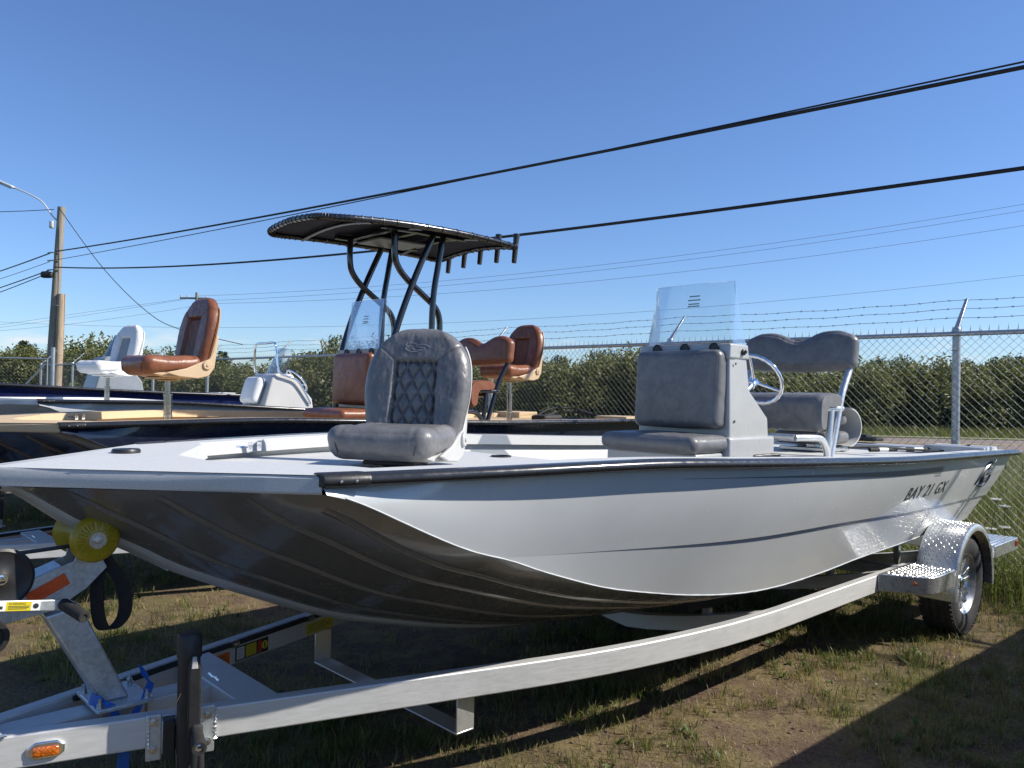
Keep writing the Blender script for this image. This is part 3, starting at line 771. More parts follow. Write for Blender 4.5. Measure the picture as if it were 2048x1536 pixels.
def make_hull(root, m, detail=True):
    rows = [(0, i/5) for i in range(6)]+[(1, 1.0)]+[(2, i/6) for i in range(1, 7)]
    for sg in (1, -1):
        mb = MB(); nu = 60
        vs = []
        for r_ in rows:
            for i in range(nu):
                s, w, z = side_pt(i/(nu-1), r_); vs.append(b_(s, sg*w, z))
        fs = [(j*nu+i, j*nu+i+1, (j+1)*nu+i+1, (j+1)*nu+i) for j in range(len(rows)-1) for i in range(nu-1)]
        mb.add(vs, fs); mb.build('hull_side', m['hull'], root, smooth=28)
        if detail:   # weld bead on the chine
            wb = MB(); pts = []
            for i in range(170):
                s = .80+5.3*(i/169)**1.25; pts.append(b_(s, sg*(wc(s)+.001), zc(s)-.001+.0012*noise.noise(Vector((s*60, sg, 0)))))
            wb.tube(pts, [.0032+.002*noise.noise(Vector((p[0]*90, 0, 4))) for p in pts], 5); wb.build('weld_seam', m['hull'], root, smooth=60)
    mb = MB(); ns = 90
    def bot(sg):
        def f(u, v):
            s = .045+(6.20-.045)*(u**1.25); w = wu(s)*v; return b_(s, sg*w, zbot(s, w))
        return f
    mb.grid(bot(1), ns, 17); mb.grid(bot(-1), ns, 17); mb.build('hull_bottom', m['bottom'], root, smooth=28, merge=.0005)
    # keel strip and pressed strakes
    ks = MB()
    def keel(u, v):
        s = .05+(6.18-.05)*(u**1.25); w = .062*(v*2-1); d = .012 if .08 < v < .92 else -.004
        return b_(s, w, zbot(s, abs(w))-d-(.006 if abs(w) < .02 else 0))
    ks.grid(keel, 70, 9); ks.build('keel_strip', m['keel'], root, smooth=40)
    for w0 in (.20, .40, .60, .74):
        for sg in (1, -1):
            st = MB(); s0 = max(.06, (w0-.02)*.77/.8+.03) if w0 < .7 else .78
            def fn(u, v, w0=w0, sg=sg, s0=s0):
                s = s0+(6.12-s0)*(u**1.2); w = min(w0+(v-.5)*.034, wu(s)*.995); h = .010*sin(pi*v)*sstep(s0, s0+.12, s)
                return b_(s, sg*w, zbot(s, w)-h-(.0015))
            st.grid(fn, 60, 7); st.build('strake', m['bottom'], root, smooth=50)
    # raked transom
    tr = MB(); vs = []
    col_ = [side_pt(1.0, r_) for r_ in rows]
    pl = [b_(s, w, z) for s, w, z in col_]; pr = [b_(s, -w, z) for s, w, z in col_]
    for a in range(len(col_)-1): tr.add([pl[a], pl[a+1], pr[a+1], pr[a]], [(0, 1, 2, 3)])
    tr.add([pl[0], pr[0], b_(6.2, 0, zk(6.2))], [(0, 1, 2)]); tr.build('transom', m['hull'], root, smooth=20)
    # bow fascia
    path = [(.735, .805), (.62, .682), (.40, .437), (.20, .217), (.05, .062), (.012, .02), (0, 0), (.012, -.02), (.05, -.062), (.20, -.217), (.40, -.437), (.62, -.682), (.735, -.805)]
    fa = MB(); prof = [(.05, 1.3045), (.012, 1.3045), (.004, 1.301), (0, 1.294), (0, 1.252), (.004, 1.245), (.05, 1.240)]
    vs = []
    for ins, z in prof:
        for (s, w) in path: k = 1-ins/.75; vs.append(b_(s+ins*.9, w*k, z))
    n = len(path); fs = [(j*n+i, j*n+i+1, (j+1)*n+i+1, (j+1)*n+i) for j in range(len(prof)-1) for i in range(n-1)]
    fa.add(vs, fs); fa.build('bow_fascia', m['deck'], root, smooth=30)
    # deck top ring
    st_ = [.97+ (6.62-.97)*i/40 for i in range(41)]
    def inner(s): return wg(s)-.165
    for sg in (1, -1):
        dk = MB()
        outer = [(.0, .0), (.26, .285), (.735, .805)]+[(s, wg(s)-.012) for s in st_]
        inn = [(.66, 0), (.66, .13), (.95, .62)]+[(s, inner(s)) for s in st_]
        vs = [b_(s, sg*w, zg(s)+(.0 if s > .74 else 0)) for s, w in outer]+[b_(s, sg*w, zg(s)) for s, w in inn]
        k = len(outer); dk.add(vs, [(i, i+1, k+i+1, k+i) for i in range(k-1)]); dk.build('side_deck', m['deck'], root, smooth=20)
        cw = MB(); pr_ = []
        for s, w in inn:
            zf = 1.222 if s < 2.5 else (.80 if s < 5.6 else 1.13)
            pr_.append([b_(s, sg*w, zg(s)), b_(s+(.03 if s < .96 else 0), sg*(w-.012 if s > .96 else w), zg(s)-.062), b_(s, sg*(w+.04 if s > .96 else w), zg(s)-.064), b_(s, sg*((w+.045 if s < 2.5 else (.88 if s < 5.6 else w+.01)) if s > .96 else w), zf)])
        for i in range(len(pr_)-1):
            for j in range(3): cw.add([pr_[i][j], pr_[i+1][j], pr_[i+1][j+1], pr_[i][j+1]], [(0, 1, 2, 3)])
        cw.build('coaming', m['liner'], root, smooth=20, merge=.001)
    fl = MB()
    sf = [.66, .95]+[.97+(2.5-.97)*i/14 for i in range(15)]
    hw = lambda s: .13 if s < .7 else (.62 if s < .96 else inner(s)+.045)
    fl.add([b_(s, hw(s), 1.222) for s in sf]+[b_(s, -hw(s), 1.222) for s in sf], [(i, i+1, len(sf)+i+1, len(sf)+i) for i in range(len(sf)-1)])
    fl.add([b_(2.5, hw(2.5), 1.222), b_(2.5, -hw(2.5), 1.222), b_(2.5, -.86, .8), b_(2.5, .86, .8)], [(0, 1, 2, 3)])
    fl.build('casting_deck', m['deck'], root, smooth=0)
    fl = MB(); fl.add([b_(2.5, .885, .80), b_(6.0, .885, .80), b_(6.0, -.885, .80), b_(2.5, -.885, .80)], [(0, 1, 2, 3)]); fl.build('cockpit_floor', m['deck'], root, smooth=0)
    rd = MB(); rd.prism([(4.46, 1.125), (4.46, 1.165), (6.42, 1.155), (6.42, 1.125)], 'y', -1.03, 1.03); rd.box(4.48, 4.53, -.86, .86, .80, 1.13); rd.build('aft_deck', m['deck'], root, smooth=0, bevel=.006)
    for y0, y1 in ((-1.05, -.62), (.62, 1.05)): tc = MB(); tc.box(6.18, 6.50, y0, y1, 1.15, 1.225); tc.build('transom_box', m['deck'], root, smooth=0, bevel=.008)
    # rub rails with end caps
    prof = [(-.038, .003), (.002, .004), (.016, .001), (.025, -.008), (.028, -.019), (.023, -.030), (.008, -.037), (-.038, -.037)]
    for sg in (1, -1):
        rr = MB(); vs = []
        S_ = [.80+(6.62-.80)*i/70 for i in range(71)]
        for s in S_:
            for dw, dz in prof: vs.append(b_(s, sg*(wg(s)+dw), zg(s)+dz))
        k = len(prof); rr.add(vs, [(i*k+j, i*k+(j+1) % k, (i+1)*k+(j+1) % k, (i+1)*k+j) for i in range(70) for j in range(k)]); rr.build('rub_rail', m['rail'], root, smooth=50)
        ec = MB(); vs = []
        for s in (.728, .74, .86, .866):
            f = 1.12 if .735 < s < .864 else 1.0
            for dw, dz in prof: vs.append(b_(s, sg*(wg(s)+dw*f+.001), zg(s)+.002+dz*f))
        ec.add(vs, [(i*k+j, i*k+(j+1) % k, (i+1)*k+(j+1) % k, (i+1)*k+j) for i in range(3) for j in range(k)]+[tuple(range(k))])
        cap = ec.build('rail_end_cap', M['black_plastic'], root, smooth=40)
        for s in (.775, .82):
            sc = MB(); sc.lathe([(0, .005), (.003, .004), (.0035, .001)], b_(s, sg*(wg(s)+.0315), zg(s)-.018), (0, -sg, 0), 10); sc.build('screw', M['bolt'], cap)

def cleat(root, s, w, z, rz, mat):
    mb = MB(); mb.M = Matrix.Translation(b_(s, w, z)) @ Matrix.Rotation(rz, 4, 'Z')
    for x in (-.03, .03):
        mb.lathe([(0, .012), (.004, .012), (.010, .007), (.030, .007), (.036, .009)], (x, 0, 0), (0, -1, 0), 10)
    mb.tube([(-.085, -.038, .004), (-.05, -.036, 0), (.05, -.036, 0), (.085, -.038, .004)], [.005, .008, .008, .005], 8)
    for x in (-.03, .03): mb.box(x-.013, x+.013, -.004, .0, -.022, .022)
    return mb.build('cleat', mat, root, smooth=40)

BRH = .53
def br_hw(v):
    a = .238+.027*sstep(0, .4, v)
    if v > .45: a *= max(0, 1-((v-.45)/.55)**2.35)**(1/2.35)
    return a
def br_depth(y, z, mode):
    """how far the upholstery stands out at (y, z) of the backrest"""
    v = z/BRH; h = br_hw(v); H = BRH
    d = min(max(h-abs(y), 0), (1-v)*H*.9, v*H+.012); r = .058
    p = r*sqrt(max(0, 1-(1-min(d/r, 1))**2))
    pw = .104-.010*v; pz = .66*H
    ins = sstep(pw+.018, pw-.004, abs(y))*sstep(pz+.020, pz-.006, z)
    groove = .013*math.exp(-((abs(y)-pw)/.0055)**2)*(1 if z < pz else 0) + .013*math.exp(-((z-pz)/.0055)**2)*(1 if abs(y) < pw else 0)
    p -= .024*ins + groove
    q = (abs(y)-pw)*.8-(z-pz)
    if abs(y) > pw and z > pz-.02: p -= .006*math.exp(-(q/.005)**2)
    if ins > .5:
        if mode == 'quilt':
            a = y/.066+z/.118+.5; b = y/.066-z/.118; dd = min(abs(a-round(a)), abs(b-round(b)))*2
            p += .017*(1-(1-min(dd*1.5, 1))**2.2)-.006
        else:
            p += .0065*abs(sin(pi*y/.026))-.003
    p += .0066*(1-(2*v-.7)**2) - .009*sstep(.62, 1, v)
    p += .0022*noise.noise(Vector((y*22, z*13, 1)))+.0012*noise.noise(Vector((y*60, z*34, 5)))
    return p
def backrest_mb(mode):
    mb = MB(); H = BRH; nu, nv = 121, 137
    def front(u, t):
        v = 1-(1-t)**1.35; x = u*2-1; y = x*br_hw(v); z = v*H
        return (-br_depth(y, z, mode)-.012, y, z)
    def back(u, t):
        v = 1-(1-t)**1.35; x = u*2-1; h = br_hw(v); d = min((1-abs(x))*h, (1-v)*H*.9, v*H+.012); r = .03
        return (.022*sqrt(max(0, 1-(1-min(d/r, 1))**2))-.012, x*h, v*H)
    mb.grid(front, nu, nv); mb.grid(back, 33, 49, flip=True)
    return mb

BR_CACHE = {}
def make_seat(root, s, w, z, rz, m, mode='quilt', ped=0.0, scale=1.0, name='fishing_seat'):
    """swivelling fold-down fishing seat; local -x is where it faces"""
    sh = MB()
    sh.prism([(-.20, .052), (-.10, .030), (.12, .022), (.20, .045), (.236, .11), (.215, .13), (.12, .080), (-.10, .075)], 'y', -.215, .215)
    for y0, y1 in ((-.246, -.226), (.226, .246)):
        sh.prism([(-.12, .060), (-.02, .030), (.12, .018), (.20, .038), (.245, .10), (.262, .22), (.278, .34), (.262, .345), (.232, .22), (.205, .165), (.13, .135), (.03, .092)], 'y', y0, y1)
    o = sh.build(name, m['shell'], root, smooth=40, bevel=.007, seg=3)
    o.location = b_(s, w, z+ped); o.rotation_euler = (0, 0, rz); o.scale = (scale,)*3
    tilt = Matrix.Translation((.200, 0, .125)) @ Matrix.Rotation(rad(12), 4, 'Y')
    bp = MB(); bp.M = tilt
    def shell_back(u, v):
        x = u*2-1; vv = v*.80; h = (.238+.020*sstep(0, .4, vv))*(1 if vv < .45 else max(0, 1-((vv-.45)/.55)**2.35)**(1/2.35))
        return (.016+.014*(1-x*x)-.010*sstep(.85, 1, abs(x)), x*h*1.01, .02+vv*.53)
    bp.grid(shell_back, 21, 21); bp.build('back_shell', m['shell'], o, smooth=60, solid=.008)
    if mode not in BR_CACHE:
        br = backrest_mb(mode); tmp = br.build('backrest', m['leather'], None, smooth=60, merge=.0012); BR_CACHE[mode] = tmp.data; bpy.data.objects.remove(tmp)
    me = BR_CACHE[mode].copy(); me.materials.clear(); me.materials.append(m['leather'])
    br = bpy.data.objects.new('backrest', me); COL.objects.link(br); br.parent = o; br.matrix_local = tilt
    if mode == 'pleat' and m.get('panel'):
        pm = MB(); pm.M = tilt; pm.grid(lambda u, v: (-br_depth((u-.5)*.185*(1-.10*v), .02+v*.32, 'pleat')-.0145, (u-.5)*.185*(1-.10*v), .02+v*.32), 65, 16); pm.build('pleated_panel', m['panel'], o, smooth=80)
    cu = MB(); cu.M = Matrix.Translation((-.045, 0, .112)) @ Matrix.Rotation(rad(-3), 4, 'Y')
    def roll(p, n):
        d = 0.0
        d += sstep(-.1, .9, n.z)*(.018*sstep(.0, .20, -p.x) + .008*sstep(.10, .22, abs(p.y)) - .004*math.exp(-((abs(p.y)-.165)/.006)**2))
        d += .003*noise.noise(Vector((p.x*18, p.y*11, p.z*18)))+.0014*noise.noise(Vector((p.x*50, p.y*34, p.z*50)))
        return d
    cu.rbox((0, 0, 0), (.43, .465, .122), .058, bulge=(.012, .01, .012), disp=roll, nd=(40, 44, 18)); cu.build('seat_cushion', m['leather'], o, smooth=60, merge=.0012)
    for sg in (-1, 1):
        h = MB(); h.lathe([(0, .034), (.010, .034), (.014, .030), (.014, .012), (.020, .010), (.021, .001)], (.185, sg*.246, .118), (0, sg, 0), 22); h.build('hinge', m['shell'], o, smooth=40)
    # piping along the cushion sides
    for sg in (-1, 1): pp = MB(); pp.tube(smooth_path([(-.262, sg*.17, .07), (-.262, sg*.186, .125), (-.20, sg*.196, .176), (-.05, sg*.205, .166), (.12, sg*.205, .156)], 6), .0028, 5); pp.build('piping', m['stitch'], o)
    if m.get('logo'):   # embossed swirl on the head of the backrest
        lg = MB(); lg.M = tilt
        xs = -.062
        for pts in ([(-.055, .392), (-.035, .404), (-.012, .407), (.006, .402), (-.002, .394), (-.022, .392), (-.034, .386), (-.02, .379), (.008, .378), (.02, .385)],
                    [(.004, .409), (.024, .413), (.046, .412), (.052, .404), (.042, .396), (.052, .388), (.044, .378), (.022, .370), (-.004, .371)]):
            lg.tube([(-br_depth(p.y, p.z, 'quilt')-.0125, p.y, p.z) for p in smooth_path([(0, y*1.15, z+.028) for y, z in pts], 5)], .0019, 5)
        lg.build('embossed_emblem', M['stitch_light'], o)
    pd = MB()
    pd.box(-.12, .12, -.12, .12, .012, .030); pd.lathe([(-.002, .075), (.004, .078), (.014, .05)], (0, 0, 0), (0, 0, 1), 18)
    pd.build('swivel_plate', m['swivel'], o, bevel=.004)
    if ped:
        pt = MB(); k = ped/scale
        pt.lathe([(-k, .030), (-k*.33, .030), (-k*.33, .034), (-k*.30, .034), (-k*.30, .022), (0.0, .022)], (0, 0, 0), (0, 0, 1), 18); pt.build('pedestal', M['pedestal'], o, smooth=40)
        cl = MB(); cl.lathe([(-k*.80, .0305), (-k*.80, .033), (-k*.77, .033), (-k*.77, .0305)], (0, 0, 0), (0, 0, 1), 18); cl.build('collar', M['stainless'], o)
    return o

def make_console(root, m, s0=0.0, bolsters=True, wtop=2.285):
    prof = [(3.73, 1.19, .345), (3.745, 1.84, .335), (3.76, 1.885, .325), (3.94, 1.885, .325), (3.98, 1.61, .335), (4.19, 1.44, .345), (4.21, 1.19, .349)]
    mb = MB(); n = len(prof)
    vs = [b_(s+s0, w, z) for s, z, w in prof]+[b_(s+s0, -w, z) for s, z, w in prof]
    mb.add(vs, [tuple(range(n)), tuple(range(n, 2*n))[::-1]]+[(i, (i+1) % n, n+(i+1) % n, n+i) for i in range(n)])
    mb.box(3.70+s0, 4.24+s0, -.366, .366, .82, 1.325)
    mb.box(3.40+s0, 3.72+s0, -.33, .33, .82, 1.235)
    o = mb.build('console', m['gel'], root, smooth=40, bevel=.018, seg=3); o.location = (0, -.03, 0)
    hd = MB(); pr = [(3.728, 1.80), (3.74, 1.893), (3.945, 1.893), (3.962, 1.80)]
    hd.prism([(s+s0, z) for s, z in pr], 'y', -.339, .339); hd.build('console_head', m['gel'], o, smooth=30, bevel=.012, seg=3)
    for y in (-.25, -.02, .21):
        gp = MB(); gp.lathe([(0, .034), (.008, .034), (.010, .028), (.006, .026), (.006, .001)], (3.733+s0, y*.92, 1.865), (-1, 0, .1), 20); gp.build('speaker_grommet', M['black_plastic'], o)
    for sx, z in ((3.80, 1.77), (3.79, 1.42)):
        sc = MB(); sc.lathe([(0, .008), (.002, .008), (.003, .001)], b_(sx+s0, .3385 if z > 1.7 else .3430, z), (0, -1, 0), 10); sc.build('screw', M['black_plastic'], o)
    kn = MB(); kn.lathe([(0, .020), (.012, .020), (.016, .012), (.026, .010), (.027, .001)], b_(3.88+s0, .3385, 1.845), (0, -1, 0), 16); kn.build('knob', M['black_plastic'], o)
    # wrap-round windshield
    def ws(u, v):
        bp = smooth_path([b_(3.945, .325, 0), b_(3.87, .324, 0), b_(3.79, .315, 0), b_(3.762, .26, 0), b_(3.755, 0, 0), b_(3.762, -.26, 0), b_(3.79, -.315, 0), b_(3.87, -.324, 0), b_(3.945, -.325, 0)], 6)
        k = u*(len(bp)-1); i = min(int(k), len(bp)-2); p = bp[i].lerp(bp[i+1], k-i)
        sx = p.x+(.08*(1-sstep(3.76, 3.94, p.x))-.07*sstep(3.76, 3.94, p.x))*v; y = p.y*(1-.10*v)
        z = 1.872+v*(wtop-1.872)-.035*v*sstep(.72, 1, abs(u*2-1))
        return (sx+s0, y, z)
    wm = MB(); wm.grid(ws, 60, 14); w_o = wm.build('windshield', m['glass'], o, smooth=60, solid=.006)
    tx = MB()
    for i, (z, hw_) in enumerate(((2.205, .035), (2.180, .042), (2.155, .036), (2.140, .04))):
        x = 3.755+.080*((z-1.872)/(wtop-1.872))-.006+s0
        for q in range(7): y = -.03+hw_*(q/3-1)*.95; tx.box(x-.0006, x+.0004, y-hw_*.12, y+hw_*.12, z-.004, z+.004)
    if wtop > 2.2: tx.build('print_lines', M['decal'], o, smooth=0)
    # upholstery on the front of the console and its jump seat
    bc = MB(); bc.M = Matrix.Translation((3.700+s0, .0, 1.612)) @ Matrix.Rotation(rad(2.5), 4, 'Y')
    def dent(p, n):
        d = 0.0
        if n.x < -.4:
            arc = .055-.9*p.y*p.y; d -= .006*math.exp(-((p.z-arc)/.006)**2)*sstep(.2, .14, abs(p.y))
            if p.z < arc and abs(p.y) < .16 and m['mode'] == 'quilt':
                a = p.y/.07+p.z/.12; b = p.y/.07-p.z/.12; d -= .0025*math.exp(-(min(abs(a-round(a)), abs(b-round(b)))/.06)**2)
        return d+.0025*noise.noise(Vector((p.x*14, p.y*14, p.z*14)))
    bc.rbox((0, 0, 0), (.115, .625, .480), .042, bulge=(.022, .004, .004), disp=dent, nd=(10, 46, 40)); bc.build('back_cushion', m['leather'], o, smooth=60, merge=.001)
    sc = MB(); sc.rbox((3.545+s0, 0, 1.285), (.40, .70, .10), .044, bulge=(.006, .006, .016), disp=lambda p, n: .002*noise.noise(Vector((p.x*16, p.y*16, p.z*16))) - (.004*math.exp(-((abs(p.y)-.16)/.01)**2) if n.z > .5 else 0), nd=(30, 34, 10)); sc.build('seat_cushion', m['leather'], o, smooth=60, merge=.001)
    # steering wheel
    sw = MB(); c = Vector(b_(4.29+s0, .20, 1.685)); ax = Vector((.86, 0, .5)).normalized(); e1 = Vector((0, 1, 0)); e2 = ax.cross(e1)
    ring = [c+(e1*cos(t)+e2*sin(t))*.178 for t in np.linspace(0, 2*pi, 48, endpoint=False)]
    sw.tube(ring, [.0135+.0015*cos(k*pi) for k in range(48)], 10, closed=True)
    for t in (pi/2, pi/2+2.09, pi/2+4.19): sw.tube([c-ax*.03, c+(e1*cos(t)+e2*sin(t))*.175], [.011, .008], 8)
    sw.lathe([(-.06, .03), (-.01, .035), (.01, .02)], c-ax*.02, ax, 16); q = c+(e1*cos(-.5)+e2*sin(-.5))*.19+ax*.03
    sw.lathe([(-.03, .012), (0, .022), (.02, .024), (.035, .012)], q, ax, 14)
    sw.tube([c-ax*.04, c-ax*.30], .025, 10)
    sw.build('steering_wheel', m['wheel'], o, smooth=60)
    sl = MB()
    for k in range(3): sl.M = Matrix.Translation(b_(4.02+s0+k*.10, .37, 1.20)) @ Matrix.Rotation(rad(-20), 4, 'Z') @ Matrix.Scale(1, 4); sl.rbox((0, 0, 0), (.10, .035, .03), .014, nd=(6, 4, 4)); sl.M = None
    sl.build('rod_slot', M['black_plastic'], o)
    return o

def make_leaning_post(root, m, s0=0.0):
    tb = MB(); R = .024
    for sg in (1, -1):
        y = .40
        tb.tube(smooth_path([b_(5.34+s0, sg*y, 1.86), b_(5.315+s0, sg*y, 1.78), b_(5.235+s0, sg*y, 1.66), b_(5.18+s0, sg*y, 1.56), b_(5.10+s0, sg*y, 1.34), b_(5.03+s0, sg*y, 1.16)], 6), R, 12)
        tb.tube([b_(4.98+s0, sg*y, 1.17), b_(5.00+s0, sg*y, 1.30), b_(5.03+s0, sg*y, 1.50)], R, 12)
        tb.tube([b_(4.86+s0, sg*y, 1.50), b_(5.20+s0, sg*y, 1.50)], R*.9, 12)
        tb.tube(smooth_path([b_(4.98+s0, sg*y, 1.16), b_(4.96+s0, sg*y, 1.22), b_(4.88+s0, sg*y, 1.285), b_(4.72+s0, sg*y, 1.30), b_(4.60+s0, sg*(y-.05), 1.30)], 6), R, 12)
    tb.tube([b_(4.60+s0, .35, 1.30), b_(4.60+s0, -.35, 1.30)], R, 12); tb.tube([b_(5.03+s0, .4, 1.46), b_(5.03+s0, -.4, 1.46)], R, 12)
    o = tb.build('leaning_post', m['tube'], root, smooth=50)
    bk = MB(); bk.M = Matrix.Translation((5.34+s0, 0, 1.93)) @ Matrix.Rotation(rad(7), 4, 'Y')
    def dip(p, n):
        d = 0.0
        d += .006*sin(p.y*150)*sstep(.13, .08, abs(p.y))*sstep(0, .8, n.z)
        if n.x < -.4 and abs(p.y) < .14:
            a = p.y/.07+p.z/.10; b = p.y/.07-p.z/.10; d -= .004*math.exp(-(min(abs(a-round(a)), abs(b-round(b)))/.07)**2)
        return d+.002*noise.noise(Vector((p.x*14, p.y*14, p.z*14)))
    bk.rbox((0, 0, 0), (.115, .90, .285), .05, bulge=(.012, .004, .02), disp=dip, nd=(10, 70, 20))
    inv = bk.M.inverted()
    for i_, v_ in enumerate(bk.v):
        q = inv @ Vector(v_); k_ = max(0, (q.z+.14)/.28); q.z -= k_*(.075*math.exp(-(q.y/.135)**2)+.035*sstep(.30, .46, abs(q.y))); bk.v[i_] = tuple(bk.M @ q)
    bk.build('backrest', m['leather'], o, smooth=60, merge=.001)
    se = MB()
    sec = []   # rolled waterfall cushion section (x,z)
    for k in range(9): t = k/8*pi/2; sec.append((4.86+s0-.085*sin(t), 1.60-.085*(1-cos(t))))
    sec = [(5.10+s0, 1.605), (4.98+s0, 1.612)]+sec+[(4.772+s0, 1.42), (4.785+s0, 1.36), (4.82+s0, 1.335), (4.86+s0, 1.35), (4.875+s0, 1.42), (4.88+s0, 1.515), (5.10+s0, 1.515), (5.13+s0, 1.56)]
    def cs(u, v):
        k = u*len(sec); i = int(k) % len(sec); p = Vector(sec[i]).lerp(Vector(sec[(i+1) % len(sec)]), k-int(k)); c = Vector((4.93+s0, 1.5))
        y = -.445+.89*v; e = sstep(0, .04, v)*sstep(1, .96, v); q = c+(p-c)*(.90+.10*e)
        crease = .006*(math.exp(-((y-.13)/.012)**2)+math.exp(-((y+.13)/.012)**2)+.8*math.exp(-((y-.06)/.01)**2)+.8*math.exp(-((y+.06)/.01)**2))
        q = q+(c-q).normalized()*crease
        return (q.x, y, q.y)
    se.grid(cs, 40, 60, wrapu=True)
    for v in (0, 1): se.add([cs(i/40, v) for i in range(40)], [tuple(range(40))])
    se.build('seat_cushion', m['leather'], o, smooth=50, merge=.0008)
    return o

def text_part(parent, body, size, mat, place, name='lettering', shear=.3, extrude=.0008, align='LEFT', offset=0.0, space=1.0):
    """place(x, y, z) maps flat text coordinates onto a surface"""
    cu = bpy.data.curves.new(name, 'FONT'); cu.body = body; cu.size = size; cu.shear = shear; cu.extrude = extrude; cu.align_x = align; cu.resolution_u = 3; cu.offset = offset; cu.space_character = space
    o = bpy.data.objects.new(name, cu); COL.objects.link(o); bpy.context.view_layer.update()
    me = bpy.data.meshes.new_from_object(o.evaluated_get(bpy.context.evaluated_depsgraph_get())); bpy.data.objects.remove(o)
    for v in me.vertices: v.co = Vector(place(*v.co))
    me.materials.clear(); me.materials.append(mat)
    q = bpy.data.objects.new(name, me); COL.objects.link(q); q.parent = parent; return q

# ---------------------------------------------------------------- the grey boat
G1 = dict(hull=M['hull_grey'], bottom=M['bottom_grey'], keel=M['hull_grey'], deck=M['deck_grey'], liner=M['liner_grey'], rail=M['rail_black'])
boat1 = empty('fishing_boat', (T0.x, T0.y, 0), ANG, 'light grey aluminium bay boat with grey quilted seats and clear windshield', 'boat')
make_hull(boat1, G1)
GS = dict(shell=M['shell_grey'], leather=M['leather_grey'], stitch=M['stitch'], logo=True, swivel=M['black_plastic'])
make_seat(boat1, 1.60, -.02, 1.226, rad(33), GS, 'quilt')
make_console(boat1, dict(gel=M['gel_grey'], glass=M['acrylic'], leather=M['leather_grey'], wheel=M['chrome'], mode='quilt'))
make_leaning_post(boat1, dict(tube=M['alu_tube'], leather=M['leather_grey']))
cleat(boat1, 1.27, -.757, 1.278, pi+rad(20), M['chrome']); cleat(boat1, 1.27, .757, 1.278, rad(-20), M['chrome'])
def small_boat_bits(root, deckmat):
    mb = MB(); mb.lathe([(0, .052), (.010, .052), (.016, .048), (.018, .001)], b_(.533, -.32, 1.3045), (0, 0, 1), 24); mb.build('deck_port_cap', M['black_plastic'], root)
    mb = MB(); mb.lathe([(0, .055), (.006, .055), (.006, .044), (-.03, .042)], b_(2.40, -.20, 1.2235), (0, 0, 1), 24); mb.build('cup_holder', M['black_plastic'], root)
    mb = MB(); mb.box(1.28, 1.56, -.62, -.25, 1.2225, 1.2275); mb.box(1.75, 2.38, -.55, .05, 1.2225, 1.2275); mb.build('hatch_lid', deckmat, root, smooth=0, bevel=.002)
    mb = MB(); mb.prism([(2.55, 1.235), (2.60, 1.235), (2.78, .95), (2.60, .95)], 'y', .93, .96); mb.build('gusset', M['alu'], root)
small_boat_bits(boat1, M['deck_grey'])
# folded rear seat, striped pole and rope on the aft deck
fo = MB(); fo.M = Matrix.Translation(b_(5.62, .02, 1.17))
fo.grid(lambda u, v: (.05+.23*sin(pi*u)*1.0-.02, -.24+.48*v, .03+.30*(0.5-.5*cos(pi*u))), 18, 8); fs_ = fo.build('folded_seat', M['shell_grey'], boat1, smooth=60, solid=.012)
fo = MB(); fo.M = Matrix.Translation(b_(5.62, .02, 1.17)); fo.rbox((-.10, 0, .10), (.42, .44, .10), .045, nd=(14, 14, 8)); fo.rbox((-.10, 0, .235), (.42, .40, .09), .04, nd=(14, 14, 8)); fo.build('seat_cushion', M['leather_grey'], fs_, smooth=60)
fo = MB(); fo.M = Matrix.Translation(b_(5.62, .02, 1.165)); fo.box(-.24, .14, -.2, .2, 0, .03); fo.tube([(-.05, 0, -.01), (-.05, 0, .05)], .06, 14); fo.build('seat_base', M['stainless'], fs_, bevel=.006)
hx = MB()
bx_ = 6.42
cp = MB(); cp.rbox(b_(6.40, .02, 1.235), (.22, .34, .035), .016, nd=(8, 8, 4)); cp.rbox(b_(6.42, .0, 1.255), (.14, .2, .03), .014, nd=(8, 8, 4)); cp.build('motor_well_cover', M['black_rubber'], boat1)
tm = MB(); tm.box(6.18, 6.46, -.62, .62, 1.12, 1.20); tm.build('transom_sill', M['deck_grey'], boat1, bevel=.006)
P0 = Vector(b_(5.65, .42, 1.188)); P1 = Vector(b_(6.28, .70, 1.188))
sp_root = empty('striped_pole', tuple(boat1.matrix_basis @ P0), 0, 'black and white striped pole lying on the aft deck of the grey boat', 'pole')
for k in range(8):
    a, b = P0.lerp(P1, k/8), P0.lerp(P1, (k+1)/8)
    mb = MB(); mb.M = Matrix.Rotation(ANG, 4, 'Z'); off = -P0; mb.tube([a+off, b+off], .0165, 12); mb.build('band' if k % 2 else 'grip', M['black_rubber'] if k % 2 == 0 else M['vinyl_white'], sp_root)
rc = MB(); rc.tube(smooth_path([b_(5.55, .30, 1.20), b_(5.75, .45, 1.205), b_(6.0, .62, 1.19), b_(6.2, .78, 1.185), b_(6.35, .9, 1.23)], 8), .008, 8); rc.build('rigging_cable', M['black_rubber'], boat1)
